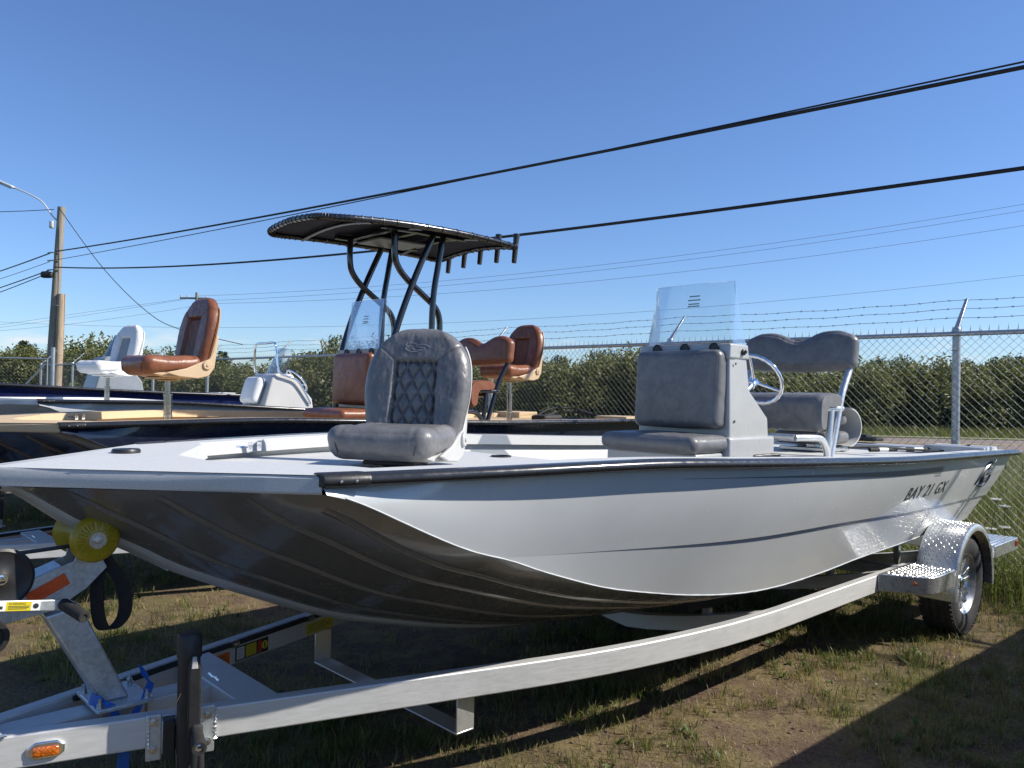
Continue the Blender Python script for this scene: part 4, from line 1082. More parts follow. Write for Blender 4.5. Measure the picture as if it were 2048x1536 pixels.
# side lettering, pin stripe block and emblem
def on_side(s0, z0, sl):
    def f(x, y, z): s = s0+x; zz = z0+y+sl*x; return b_(s, side_w_at(s, zz)+.0014+max(z, 0), zz)
    return f
text_part(boat1, 'BAY 21 GX', .112, M['decal'], (lambda f: (lambda x, y, z: f(x*1.18, y, z)))(on_side(4.52, .962, .004)), 'side_lettering', .36, offset=.0012, space=1.14)
def band_on_side(name, s0, s1, zf0, zf1, mat, n=40):
    mb = MB(); mb.grid(lambda u, v: (lambda s: b_(s, side_w_at(s, zf0(s)+(zf1(s)-zf0(s))*v)+.0016, zf0(s)+(zf1(s)-zf0(s))*v))(s0+(s1-s0)*u), n, 3); return mb.build(name, mat, boat1, smooth=60)
for k in range(3): band_on_side('stripe_mark', 4.92, 5.04, lambda s, k=k: zg(s)-.106-.016*k, lambda s, k=k: zg(s)-.099-.016*k, M['decal_grey'], 8)
band_on_side('pin_stripe', 2.2, 5.05, lambda s: zg(s)-.082-.036*sstep(2.2, 5.05, s), lambda s: zg(s)-.080, M['decal_grey'], 50)
em = MB()
for pts in ([(-.15, -.07), (-.09, .0), (.0, .062), (.08, .085), (.14, .075)], [(.10, .045), (.02, .02), (-.03, -.02), (-.02, -.055), (.04, -.05), (.10, -.02)], [(-.08, -.075), (.0, -.085), (.10, -.055), (.16, -.01)], [(.03, .0), (.09, .015), (.14, .012)]):
    P_ = smooth_path([(x, y, 0) for x, y in pts], 5); em.tube([on_side(6.06, 1.035, 0)(p.x, p.y, .003) for p in P_], [.004+.010*sin(pi*i/(len(P_)-1)) for i in range(len(P_))], 6)
em.build('side_emblem', M['decal'], boat1)
for x, y in ((.16, .095), (.10, .05), (.07, -.005)):
    e2 = MB(); e2.lathe([(0, .013), (.006, .012), (.009, .001)], on_side(6.06, 1.035, 0)(x, y, .004), (0, -1, 0), 12); e2.build('emblem_stud', M['chrome'], boat1)

# ---------------------------------------------------------------- navy and tan boat with the canvas top
T2 = Vector((-3.945, 5.169, 0))
boat2 = empty('fishing_boat', (T2.x, T2.y, 0), ANG, 'dark navy bay boat with tan deck, brown seats and navy canvas top', 'boat'); boat2.rotation_euler = (0, rad(-1.0), ANG)
make_hull(boat2, dict(hull=M['hull_navy'], bottom=M['hull_navy'], keel=M['hull_navy'], deck=M['deck_tan'], liner=M['deck_tan'], rail=M['rail_black']))
BS = dict(shell=M['shell_tan'], leather=M['leather_brown'], stitch=M['stitch'], swivel=M['shell_tan'])
make_seat(boat2, 1.70, 0, 1.226, rad(3), BS, 'pleat', ped=.355, scale=1.06)
make_seat(boat2, 5.43, 0, 1.165, rad(3), BS, 'pleat', ped=.43, scale=1.02)
make_console(boat2, dict(gel=M['gel_tan'], glass=M['acrylic'], leather=M['leather_brown'], wheel=M['chrome'], mode='plain'), s0=-.30, wtop=2.36)
make_leaning_post(boat2, dict(tube=M['black_tube'], leather=M['leather_brown']), s0=-.30)
cleat(boat2, 1.27, -.757, 1.278, pi+rad(20), M['chrome']); cleat(boat2, 1.27, .757, 1.278, rad(-20), M['chrome']); small_boat_bits(boat2, M['deck_tan'])
hose = MB(); hose.tube(smooth_path([b_(5.55, .35, 1.18), b_(5.75, .25, 1.22), b_(6.0, .30, 1.27), b_(6.2, .45, 1.24), b_(6.42, .6, 1.20)], 8), .013, 8); hose.tube(smooth_path([b_(5.6, .2, 1.18), b_(5.85, .2, 1.29), b_(6.15, .3, 1.30), b_(6.4, .5, 1.2)], 8), .010, 8); hose.build('rigging_hose', M['black_rubber'], boat2)
cp = MB(); cp.rbox(b_(5.72, .30, 1.20), (.30, .22, .07), .03, nd=(8, 8, 4)); cp.build('motor_cover', M['black_rubber'], boat2)
lg = MB(); R = .030
for sg in (1, -1):
    y = .37
    A = [(3.60, 3.0), (3.60, 2.78), (3.635, 2.66), (3.75, 2.54), (3.95, 2.40), (4.07, 2.31), (4.125, 2.20), (4.13, 2.0), (4.13, 1.25)]
    lg.tube(smooth_path([b_(s, sg*(y+.012), z) for s, z in A], 6), R, 14)
    lg.tube(smooth_path([b_(s, sg*(y+.05), z) for s, z in [(4.02, 3.0), (3.80, 2.56), (3.60, 2.08), (3.50, 1.70), (3.46, 1.22)]], 6), R, 14)
    lg.tube(smooth_path([b_(s, sg*(y+.05), z) for s, z in [(4.14, 3.0), (4.08, 2.72), (4.01, 2.25), (4.0, 1.22)]], 6), R, 14)
ct = lg.build('canvas_top', M['black_tube'], boat2, smooth=60)
# canopy outline (s, w)
half = [(4.93, 0), (4.93, .50), (4.90, .60), (4.80, .64), (3.95, .64), (3.20, .60), (2.92, .565), (2.81, .49), (2.775, .34), (2.76, 0)]
outl = smooth_path([(s, w, 0) for s, w in half], 5); outl = outl+[Vector((p.x, -p.y, 0)) for p in outl[-2:0:-1]]
def dome(s, w): return 3.075-.05*((s-3.9)/1.1)**2-.06*(w/.65)**2
def can(u, v):
    k = u*len(outl); i = int(k) % len(outl); p = outl[i].lerp(outl[(i+1) % len(outl)], k-int(k)); c = Vector((3.86, 0, 0)); q = c.lerp(p, v); return b_(q.x, q.y, dome(q.x, q.y))
cm = MB(); cm.grid(can, len(outl), 12, wrapu=True); cm.build('canopy', M['canvas_navy'], ct, smooth=60, solid=.004)
fr = MB(); ring = [Vector(b_(p.x, p.y, dome(p.x, p.y)-.012)) for p in outl]; fr.tube(ring, .028, 12, closed=True)
for s in (3.2, 3.72, 4.4): 
    wm_ = max(p.y for p in outl if abs(p.x-s) < .25); fr.tube([b_(s, w, dome(s, w)-.03) for w in np.linspace(-wm_, wm_, 9)], .020, 10)
fr.build('canopy_frame', M['black_tube'], ct, smooth=60)
bf = MB()
for w in (-.40, .40): bf.box(*sorted((3.45, 4.45)), *sorted((-w-.03, -w+.03)), 2.985, 3.03)
for s in (3.62, 3.85, 4.3): bf.box(s-.03, s+.03, -.40, .40, 2.99, 3.025)
bf.build('box_frame', M['black_tube'], ct, bevel=.005); 
bt = MB(); bt.box(3.68, 4.24, -.03, .38, 2.965, 2.985); bt.build('radio_box', M['gel_dark'], ct, bevel=.004)
lc = MB()
for i in range(0, len(ring), 1):
    for h in (0,):
        p = ring[i].lerp(ring[(i+1) % len(ring)], h); t = (ring[(i+1) % len(ring)]-ring[i]).normalized(); n_ = Vector((0, 0, 1)); sd = t.cross(n_).normalized()
        lc.tube([p+sd*.031*cos(a)+n_*.031*sin(a)+t*.010*sin(a*.5) for a in np.linspace(0, 2*pi, 10, endpoint=False)], .0032, 4, closed=True)
tag(lc.build('lacing', M['black_plastic'], ct), kind='stuff')
for w in (-.54, -.27, 0, .27, .54):
    rh = MB(); c = b_(4.97, w, dome(4.93, w)-.17); rh.lathe([(0, .024), (.02, .026), (.24, .030), (.29, .036), (.30, .036), (.30, .026), (.05, .022)], c, (.12, 0, 1), 16); rh.build('rod_holder', M['black_plastic'], ct, smooth=40)

# ---------------------------------------------------------------- white-seated grey boat
P3 = W(.82, -7.05); boat3 = empty('fishing_boat', (P3.x, P3.y, .115), ANG, 'pale grey boat with white fishing seat, white deck and chrome console rail', 'boat')
boat3.rotation_euler = (0, rad(.75), ANG)
make_hull(boat3, dict(hull=M['hull_grey2'], bottom=M['hull_grey2'], keel=M['hull_grey2'], deck=M['deck_white'], liner=M['deck_white'], rail=M['rail_black']), detail=False)
make_seat(boat3, 1.62, 0, 1.226, rad(14), dict(shell=M['shell_white'], leather=M['vinyl_white'], panel=M['vinyl_grey'], stitch=M['shell_white'], swivel=M['shell_white']), 'pleat', ped=.34, scale=1.0)
def low_console(root, gel, glass, cush, s0, tall=0.0, rail=True, cushw=.40):
    prof = [(3.36, 1.15, .34), (3.52, 1.66+tall, .30), (3.58, 1.70+tall, .29), (3.80, 1.70+tall, .29), (4.08, 1.38, .33), (4.12, 1.15, .34)]
    mb = MB(); n = len(prof); vs = [b_(s+s0, w, z) for s, z, w in prof]+[b_(s+s0, -w, z) for s, z, w in prof]
    mb.add(vs, [tuple(range(n)), tuple(range(n, 2*n))[::-1]]+[(i, (i+1) % n, n+(i+1) % n, n+i) for i in range(n)]); mb.box(3.40+s0, 4.10+s0, -.30, .30, .82, 1.16)
    o = mb.build('console', gel, root, smooth=40, bevel=.02, seg=3)
    ws_ = MB(); ws_.grid(lambda u, v: (3.60+s0+.16*v+.10*(2*u-1)**2, (u-.5)*.50*(1-.12*v), 1.69+tall+.36*v-.05*v*(2*u-1)**4), 24, 8); ws_.build('windshield', glass, o, smooth=60, solid=.005)
    if cush:
        cb = MB(); cb.M = Matrix.Translation((3.385+s0, 0, 1.47)) @ Matrix.Rotation(rad(16), 4, 'Y'); cb.rbox((0, 0, 0), (.12, cushw, .36), .05, bulge=(.02, 0, 0), nd=(8, 16, 16)); cb.build('back_cushion', cush, o, smooth=60)
        cb = MB(); cb.box(3.30+s0, 3.45+s0, -.2, .2, .85, 1.27); cb.build('cooler_seat', cush, o, bevel=.02, seg=3)
    if rail:
        rb = MB()
        for sg in (1, -1):
            rb.tube(smooth_path([b_(3.54+s0, sg*.0, 2.10), b_(3.54+s0, sg*.24, 2.10), b_(3.545+s0, sg*.30, 2.04), b_(3.56+s0, sg*.33, 1.80), b_(3.60+s0, sg*.345, 1.70), b_(3.72+s0, sg*.345, 1.66), b_(3.86+s0, sg*.35, 1.60), b_(4.03+s0, sg*.355, 1.34), b_(4.03+s0, sg*.33, 1.31)], 6), .0155, 10)
        rb.build('grab_rail', M['chrome'], o, smooth=60)
    st = MB(); c = Vector(b_(4.02+s0, 0, 1.62+tall*.6)); ax = Vector((.75, 0, .66)).normalized(); e1 = Vector((0, 1, 0)); e2 = ax.cross(e1)
    st.tube([c+(e1*cos(t)+e2*sin(t))*.18 for t in np.linspace(0, 2*pi, 36, endpoint=False)], .014, 8, closed=True)
    for t in (1.57, 3.66, 5.76): st.tube([c-ax*.03, c+(e1*cos(t)+e2*sin(t))*.175], .009, 6)
    st.tube([c, c-ax*.22], .03, 8); st.build('steering_wheel', M['chrome'] if rail else M['black_plastic'], o, smooth=60)
    return o
low_console(boat3, M['gel_light'], M['acrylic'], M['vinyl_white'], .02)

# ---------------------------------------------------------------- blue boat, last in the row
P4 = W(-.6, -10.6); boat4 = empty('fishing_boat', (P4.x, P4.y, .27), ANG, 'royal blue hulled boat with smoked windshield, last in the row', 'boat'); boat4.rotation_euler = (0, rad(.15), ANG)
make_hull(boat4, dict(hull=M['hull_blue'], bottom=M['hull_blue'], keel=M['hull_blue'], deck=M['deck_grey'], liner=M['deck_grey'], rail=M['rail_black']), detail=False)
low_console(boat4, M['gel_dark'], M['acrylic_smoke'], None, .45, .06, rail=False)

# ---------------------------------------------------------------- neighbour boat on the sun side
P5 = W(.42, 3.66); boat5 = empty('fishing_boat', (P5.x, P5.y, 0), ANG, 'grey boat parked beside the sunny side of the grey quilted-seat boat', 'boat')
make_hull(boat5, dict(hull=M['hull_grey2'], bottom=M['hull_grey2'], keel=M['hull_grey2'], deck=M['deck_white'], liner=M['deck_white'], rail=M['rail_black']), detail=False)

# ================================================================ TRAILERS (same local frame as the boat they carry)
TAN = .329; BA = math.atan(TAN); WR = .927; ZT = .48; BH = .105; BW = .052
def hwb(s): return (s+.254)*TAN
def beam_path(sg, off=0.0):
    pts = [(-.20, hwb(-.20)), (0, hwb(0)), (.6, hwb(.6)), (1.2, hwb(1.2)), (1.75, hwb(1.75))]
    c0 = (1.75, hwb(1.75)); c1 = (2.563, WR); c2 = (3.45, WR)
    for k in range(1, 13):
        t = k/12; pts.append(tuple((1-t)**2*c0[i]+2*t*(1-t)*c1[i]+t*t*c2[i] for i in (0, 1)))
    pts += [(4.4, WR), (5.4, WR), (6.45, WR)]
    return pts
def beam(mb, sg):
    P_ = beam_path(sg); n = len(P_); vs = []
    for i, (s, w) in enumerate(P_):
        a, b = P_[max(i-1, 0)], P_[min(i+1, n-1)]; t = Vector((b[0]-a[0], b[1]-a[1])).normalized(); nr = Vector((t.y, -t.x))
        i_ = Vector((s, w))+nr*BW
        for q, z in (((s, w), ZT-BH), ((s, w), ZT), (tuple(i_), ZT), (tuple(i_), ZT-BH)): vs.append(b_(q[0], sg*q[1], z))
    mb.add(vs, [(i*4+j, i*4+(j+1) % 4, (i+1)*4+(j+1) % 4, (i+1)*4+j) for i in range(n-1) for j in range(4)]+[(0, 1, 2, 3), tuple(range((n-1)*4, n*4))])
def face_M(s, sg=1, out=0.0, inner=False):
    """frame on a slanted beam face: x along the beam, -y outwards (towards the sun side for sg=1), z up"""
    w = hwb(s)
    x = Vector(b_(cos(BA), sg*sin(BA), 0)); yv = Vector(b_(-sin(BA), sg*cos(BA), 0))
    if inner: w = hwb(s); yv = -yv; p = Vector(b_(s, sg*w, 0)) + yv*(BW+out)
    else: p = Vector(b_(s, sg*w, 0)) + yv*out
    z = Vector((0, 0, 1)); return Matrix(((x.x, yv.x, z.x, p.x), (x.y, yv.y, z.y, p.y), (x.z, yv.z, z.z, p.z), (0, 0, 0, 1)))

def hexbolt(mb, c, ax, r=.009, h=.008, washer=True, shank=0.0):
    ax = Vector(ax)
    if washer: mb.lathe([(0, r*1.5), (.0018, r*1.5)], c, ax, 16)
    mb.lathe([(.0018, r), (.0018+h, r), (.0022+h, r*.7)], c, ax, 6)
    if shank: mb.lathe([(0, r*.6), (h+shank, r*.6), (h+shank+.001, r*.4)], c, ax, 10)

def lozenges(mb, fn, nu, nv, L_=.011, w=.0042, h=.0022):
    """raised tread bars on a surface fn(u,v)->(p, tangent_u, tangent_v, normal)"""
    for i in range(nu):
        for j in range(nv):
            p, tu, tv, nn = fn((i+.5)/nu, (j+.5)/nv); d = (tu+tv if (i+j) % 2 else tu-tv).normalized(); e = nn.cross(d)
            vs = [p-d*L_, p+e*w, p+d*L_, p-e*w, p-d*L_*.5+nn*h, p+d*L_*.5+nn*h]
            mb.add(vs, [(0, 1, 4), (1, 5, 4), (1, 2, 5), (2, 3, 5), (3, 4, 5), (3, 0, 4)])

def ribbon(mb, pts, wv, n=6, th=.002):
    """flat webbing along pts, wv(t)->width vector"""
    P_ = smooth_path(pts, n); m = len(P_); vs = []
    for i, p in enumerate(P_):
        wd = Vector(wv(i/(m-1))); t = (P_[min(i+1, m-1)]-P_[max(i-1, 0)]).normalized(); nn = t.cross(wd).normalized()*th
        vs += [p-wd*.5-nn, p+wd*.5-nn, p+wd*.5+nn, p-wd*.5+nn]
    mb.add(vs, [(i*4+j, i*4+(j+1) % 4, (i+1)*4+(j+1) % 4, (i+1)*4+j) for i in range(m-1) for j in range(4)])

def make_wheel(root, s, w, sg):
    ty = MB(); R, r0, wd = .338, .19, .105
    prof = [(-wd*.78, r0), (-wd*.98, r0+.03), (-wd*1.06, r0+.075), (-wd*.98, R-.03), (-wd*.84, R-.006)]
    for k in range(9):
        t = -wd*.84+(k+.0)*wd*1.68/8; g_ = .008 if k in (2, 4, 6) else 0; prof.append((t, R-g_)); 
    prof += [(wd*.84, R-.006), (wd*.98, R-.03), (wd*1.06, r0+.075), (wd*.98, r0+.03), (wd*.78, r0)]
    c = b_(s, w-sg*.11, R-.006)
    ty.lathe(prof, c, (0, -sg, 0), 64, False)
    for k in range(58):   # shoulder lugs
        a = 2*pi*k/58; ca, sa = cos(a), sin(a)
        for side in (-1, 1):
            cc = Vector(c)+Vector((ca*(R-.004), -sg*side*wd*.80, sa*(R-.004))); t = Vector((-sa, 0, ca)); n_ = Vector((ca, 0, sa)); y = Vector((0, 1, 0))
            vs = [cc+t*(.011*i)+y*(.018*j)+n_*(.004*k2) for k2 in (-1, 1) for j in (-1, 1) for i in (-1, 1)]
            ty.add(vs, [(0, 1, 3, 2), (4, 6, 7, 5), (0, 4, 5, 1), (1, 5, 7, 3), (3, 7, 6, 2), (2, 6, 4, 0)])
    o = ty.build('wheel', M['tyre'], root, smooth=35)
    rm = MB(); ax = (0, -sg, 0)
    rm.lathe([(-.09, .185), (-.07, .165), (.045, .165), (.062, .178), (.085, .192), (.092, .203), (.086, .204), (.06, .19)], c, ax, 48, False); rm.build('rim', M['alu_plate'], o, smooth=40)
    sp = MB()
    for k in range(6):
        a = 2*pi*k/6+.3; n_ = Vector((cos(a), 0, sin(a))); t = Vector((-sin(a), 0, cos(a))); y = Vector((0, -sg, 0)); cc = Vector(c)
        for q in (-1, 1):
            i0, i1 = cc+n_*.045+t*q*.012, cc+n_*.172+t*q*.034
            vs = []
            for p, hw_, d in ((i0, .011, .052), (i1, .012, .066)):
                vs += [p+t*hw_+y*d, p-t*hw_+y*d, p-t*hw_*1.25+y*(d-.035), p+t*hw_*1.25+y*(d-.035)]
            sp.add(vs, [(0, 1, 5, 4), (1, 2, 6, 5), (2, 3, 7, 6), (3, 0, 4, 7), (0, 3, 2, 1), (4, 5, 6, 7)])
    sp.lathe([(.0, .062), (.045, .060), (.052, .050), (.056, .046)], c, ax, 24); sp.build('spokes', M['alu_plate'], o, smooth=30, bevel=.003)
    hb = MB(); hb.lathe([(.05, .042), (.062, .040), (.068, .030), (.069, .001)], c, ax, 20)
    for k in range(5):
        a = 2*pi*k/5; hexbolt(hb, Vector(c)+Vector((cos(a)*.05, -sg*.048, sin(a)*.05)), ax, .009, .014)
    hb.build('hub_cap', M['chrome'], o, smooth=40)
    bk = MB(); bk.lathe([(-.06, .15), (0.0, .15), (.002, .02)], c, ax, 24); bk.build('brake_drum', M['black_plastic'], o)
    return o

def make_trailer(root, full=True):
    for sg in (1, -1):
        mb = MB(); beam(mb, sg); mb.build('frame_rail', M['alu'], root, smooth=30, bevel=.006, seg=3)
    mb = MB(); mb.box(-1.05, .76, -.05, .05, ZT-.115, ZT-.012); mb.build('tongue', M['alu'], root, bevel=.006, seg=3, smooth=30)
    mb = MB(); mb.prism([b_(-.20, .03, 0)[:2], b_(.06, .11, 0)[:2], b_(.06, -.11, 0)[:2], b_(-.20, -.03, 0)[:2]], 'z', ZT+.001, ZT+.009); mb.build('tongue_plate', M['alu'], root, bevel=.002)
    wl = MB()
    for sg in (1, -1): wl.tube([b_(-.2+.27*k/24, sg*(.035+.079*k/24), ZT+.006+.0015*sin(k*2.2)) for k in range(25)], .005, 6)
    wl.tube([b_(.765+.002*sin(k), -.05+.1*k/12, ZT-.006) for k in range(13)], .006, 6); wl.build('weld_bead', M['alu_plate'], root)
    mb = MB(); mb.prism([b_(.73, hwb(.73)-.05, 0)[:2], b_(.87, hwb(.87)-.05, 0)[:2], b_(.87, -hwb(.87)+.05, 0)[:2], b_(.73, -hwb(.73)+.05, 0)[:2]], 'z', ZT-.112, ZT-.006); mb.build('tongue_crossmember', M['alu'], root, bevel=.004)
    cm = MB(); s0 = 1.50; wv = hwb(s0)-.03   # drop bracket of flat bar under the rails
    for sg in (1, -1): cm.box(s0, s0+.09, *sorted((-sg*(wv-.008), -sg*wv)), .232, ZT-.10)
    cm.box(s0, s0+.09, -wv, wv, .225, .233); cm.build('drop_crossmember', M['alu_tube'], root, bevel=.003)
    for s in (3.25, 4.75, 6.05):
        cm = MB(); n = 12
        for k in range(n):
            w0, w1 = -.88+1.76*k/n, -.88+1.76*(k+1)/n
            f = lambda w: .20+.19*(abs(w)/.88)**1.3
            cm.add([b_(s, w0, f(w0)), b_(s+.08, w0, f(w0)), b_(s+.08, w1, f(w1)), b_(s, w1, f(w1)), b_(s, w0, f(w0)+.08), b_(s+.08, w0, f(w0)+.08), b_(s+.08, w1, f(w1)+.08), b_(s, w1, f(w1)+.08)], [(0, 1, 2, 3), (4, 7, 6, 5), (0, 4, 5, 1), (2, 6, 7, 3), (0, 3, 7, 4), (1, 5, 6, 2)])
        cm.build('crossmember', M['alu'], root, smooth=30, merge=.001)
    for sg in (1, -1):
        bk = MB(); vs = []
        for k in range(13):
            s = 3.05+.22*k
            for w, dz in ((.46, -.012), (.56, -.012), (.56, -.062), (.46, -.062)): vs.append(b_(s, sg*w, zbot(s, w)+dz))
        bk.add(vs, [(i*4+j, i*4+(j+1) % 4, (i+1)*4+(j+1) % 4, (i+1)*4+j) for i in range(12) for j in range(4)]+[(0, 1, 2, 3), (48, 49, 50, 51)]); bk.build('bunk_board', M['carpet'], root)
        for s in (3.29, 4.79, 5.95):
            bb = MB(); bb.box(s, s+.04, *sorted((-sg*.49, -sg*.53)), .26, zbot(s, .46)-.055); bb.build('bunk_bracket', M['alu_tube'], root)
    mb = MB(); mb.box(5.44, 5.54, -.98, .98, .285, .375); mb.build('axle', M['galv'], root, bevel=.006)
    for sg in (1, -1): make_wheel(root, 5.49, sg*1.165, sg)
    # diamond-plate fenders with steps
    for sg in (1, -1):
        R = .405; c = (5.49, .335)
        fe = MB(); th0, th1 = rad(-8), rad(188)
        prof = [(.955, R-.002), (.957, R), (1.185, R), (1.198, R-.004), (1.204, R-.016), (1.204, R-.045)]
        n = 48; vs = []
        for i in range(n+1):
            t = th0+(th1-th0)*i/n
            for w, r in prof: vs.append(b_(c[0]+cos(t)*r, sg*w, c[1]+sin(t)*r))
        k = len(prof); fe.add(vs, [(i*k+j, i*k+j+1, (i+1)*k+j+1, (i+1)*k+j) for i in range(n) for j in range(k-1)])
        o = fe.build('fender', M['alu_plate'], root, smooth=40, solid=.004)
        lz = MB()
        def ff(u, v, sg=sg):
            t = th0+(th1-th0)*u; w = .965+.215*v; nn = Vector((cos(t), 0, sin(t))); return Vector(b_(c[0]+cos(t)*(R+.002), sg*w, c[1]+sin(t)*(R+.002))), Vector((-sin(t), 0, cos(t))), Vector((0, -sg, 0)), nn
        lozenges(lz, ff, 52, 9)
        tag(lz.build('tread_bars', M['alu_plate'], o, smooth=0), kind='stuff')
        # front step: rounded outer corner
        poly = [(4.55, .932), (4.68, 1.165), (4.72, 1.195), (4.78, 1.205), (5.075, 1.205), (5.075, .932)]
        st = MB(); st.prism([b_(s, sg*w, 0)[:2] for s, w in poly], 'z', .385, .492); so = st.build('front_step', M['alu_plate'], root, bevel=.006, seg=3, smooth=40)
        lz = MB(); 
        def f2(u, v, sg=sg): s = 4.60+.46*u; lo, hi = .95, min(1.19, .955+(s-4.55)*1.75); return Vector(b_(s, sg*(lo+(hi-lo)*v), .4925)), Vector((1, 0, 0)), Vector((0, -sg, 0)), Vector((0, 0, 1))
        lozenges(lz, f2, 18, 9); tag(lz.build('tread_bars', M['alu_plate'], so, smooth=0), kind='stuff')
        ml = MB(); d = Vector(b_(-.87, sg*.49, 0)).normalized(); ml.lathe([(0, .011), (.006, .011), (.012, .008), (.014, .001)], Vector(b_(4.645, sg*1.116, .450))+d*.003, d, 14); ml.build('marker_lamp', M['lens_amber'], so)
        st = MB(); st.prism([b_(s, sg*w, 0)[:2] for s, w in [(5.905, .932), (5.905, 1.205), (6.47, 1.205), (6.47, .932)]], 'z', .455, .545); so = st.build('rear_step', M['alu_plate'], root, bevel=.006, seg=3, smooth=40)
        rb = MB()
        for q in range(7): w = .965+.034*q; rb.box(5.93, 6.45, *sorted((-sg*w-.006, -sg*w+.006)), .5455, .549)
        rb.build('grip_ribs', M['alu_plate'], so, bevel=.002)
        rl = MB(); rl.box(6.40, 6.462, *sorted((-sg*1.2055, -sg*1.211)), .487, .525); rl.build('side_lamp', M['lens_red'], so, bevel=.002)
    tl = MB(); tl.box(6.38, 6.47, -.93, .93, .39, .47); tl.build('rear_crossmember', M['alu'], root, bevel=.005)
    # amber side marker on the tongue rail
    for sg in (1, -1):
        mk = MB(); mk.M = face_M(.172, sg) @ Matrix.Translation((0, 0, .424))
        mk.prism([(-.052, -.010), (-.030, -.027), (.030, -.027), (.052, -.012), (.052, .012), (.030, .027), (-.030, .027), (-.052, .010)], 'y', .0, .010)
        bo = mk.build('side_marker', M['chrome'], root, bevel=.004, seg=3)
        ln = MB(); ln.M = face_M(.172, sg) @ Matrix.Translation((0, 0, .421)); ln.rbox((0, .012, 0), (.072, .012, .030), .006, nd=(8, 4, 5)); ln.build('lens', M['lens_amber'], bo, smooth=60)
    # conduit and stickers on the starboard rail's inner face
    cd = MB(); cd.tube([face_M(s, -1, .010, True) @ Vector((0, 0, ZT-.012)) for s in np.linspace(.30, 1.75, 8)], .011, 10); cd.build('brake_line', M['black_rubber'], root, smooth=60)
    for s in (.46, .98, 1.42): cl = MB(); cl.lathe([(-.018, .016), (.018, .016)], face_M(s, -1, .010, True) @ Vector((0, 0, ZT-.012)), b_(cos(BA), -sin(BA), 0), 12); cl.build('line_clamp', M['bolt'], root)
    def sticker(s, L_, z0, z1, mat, lines, lmat, name='sticker', split=0):
        Mx = face_M(s, -1, .0008, True); st = MB(); st.M = Mx; st.box(-L_/2, L_/2, 0, .0006, z0, z1); o = st.build(name, mat, root)
        if lines:
            tx = MB(); tx.M = Mx
            for q in range(lines):
                z = z1-(z1-z0)*(q+1)/(lines+1); tx.box(-L_*.42, L_*(.42 if q % 3 else .2), .0007, .0011, z-.0018, z+.0018)
            tx.build('print_lines', lmat, o)
        return o
    sticker(.925, .085, .383, .438, M['sticker_orange'], 3, M['decal'])
    sticker(1.085, .19, .383, .446, M['sticker_black'], 0, None)
    for ds, L_, mt, ln in ((-.066, .042, 'sticker_white', 6), (-.006, .06, 'sticker_yellow', 5), (.045, .022, 'sticker_red', 0)):
        Mx = face_M(1.085+ds*.95, -1, .0016, True); st = MB(); st.M = Mx; st.box(-L_/2, L_/2, 0, .0005, .389, .440); o = st.build('sticker', M[mt], root)
        if ln:
            tx = MB(); tx.M = Mx
            for q in range(ln): z = .436-.045*(q+.5)/ln; tx.box(-L_*.42, L_*.42, .0006, .0009, z-.0012, z+.0012)
            tx.build('print_lines', M['decal'], o)
    st = MB(); st.M = face_M(1.155, -1, .0016, True); st.lathe([(0, .018), (.0006, .018)], (0, 0, .415), (0, 1, 0), 20); st.build('sticker', M['sticker_yellow'], root)
    st = MB(); st.M = face_M(1.155, -1, .0024, True); st.box(-.004, .004, 0, .0005, .403, .427); st.build('print_mark', M['decal'], root)
    sticker(1.50, .19, .385, .438, M['sticker_yellow'], 4, M['decal_grey'])

    # ---- winch stand
    ws = MB(); ws.prism([(.325, ZT), (.505, ZT), (.505, ZT+.014), (.325, ZT+.014)], 'y', -.115, .115)
    ws.prism([(.35, .40), (.47, .40), (.47, ZT), (.35, ZT)], 'y', -.07, .07)
    wo = ws.build('winch_stand', M['galv'], root, bevel=.003)
    po = MB()
    P_ = [(.355, .494), (.445, .494), (.285, .835), (.180, .815)]
    po.prism(P_, 'y', -.052, .052); po.build('post', M['galv'], wo, bevel=.008, seg=3, smooth=30)
    br = MB()
    for y in (-.056, .052): br.prism([(-.22, .885), (-.10, .835), (.06, .812), (.205, .832), (.30, .89), (.362, .952), (.345, .985), (.33, 1.085), (.288, 1.085), (.262, .985), (.225, .972), (.10, .925), (.0, .90)], 'y', y, y+.006)
    br.prism([(-.22, .887), (.0, .902), (.10, .927), (.225, .974), (.225, .968), (.10, .921), (.0, .896), (-.22, .881)], 'y', -.05, .052); br.build('head_bracket', M['galv'], wo, bevel=.0015)
    ro = MB(); rp = []
    for w, r in [(-.128, .030), (-.122, .062), (-.110, .074), (-.100, .077), (-.092, .070), (-.060, .046), (-.030, .033), (0, .030), (.030, .033), (.060, .046), (.092, .070), (.100, .077), (.110, .074), (.122, .062), (.128, .030)]: rp.append((w, r))
    ro.lathe(rp, (.309, 0, 1.058), (0, -1, 0), 40)
    for k in range(30):   # moulded ribs on the outer faces
        a = 2*pi*k/30; n_ = Vector((cos(a), 0, sin(a)))
        for sg in (1, -1): cc = Vector((.309, -sg*.122, 1.058)); ro.tube([cc+n_*.034+Vector((0, -sg*.004, 0)), cc+n_*.060], .0032, 4)
    ro.build('bow_roller', M['urethane'], wo, smooth=45)
    ax = MB()
    for sg in (1, -1): ax.lathe([(.0, .027), (.003, .027)], (.309, -sg*.129, 1.058), (0, -sg, 0), 20); hexbolt(ax, (.309, -sg*.132, 1.058), (0, -sg, 0), .011, .010, False)
    ax.tube([(.309, -.13, 1.058), (.309, .13, 1.058)], .008, 8); ax.build('roller_bolt', M['bolt'], wo)
    for sx, sy in ((.34, -.09), (.34, .09), (.49, -.09), (.49, .09)):
        bt = MB(); hexbolt(bt, (sx, sy, ZT+.014), (0, 0, 1), .011, .012, True, .016); bt.tube([(sx, sy, ZT-.13), (sx, sy, ZT)], .007, 8); bt.build('bolt', M['bolt'], wo)
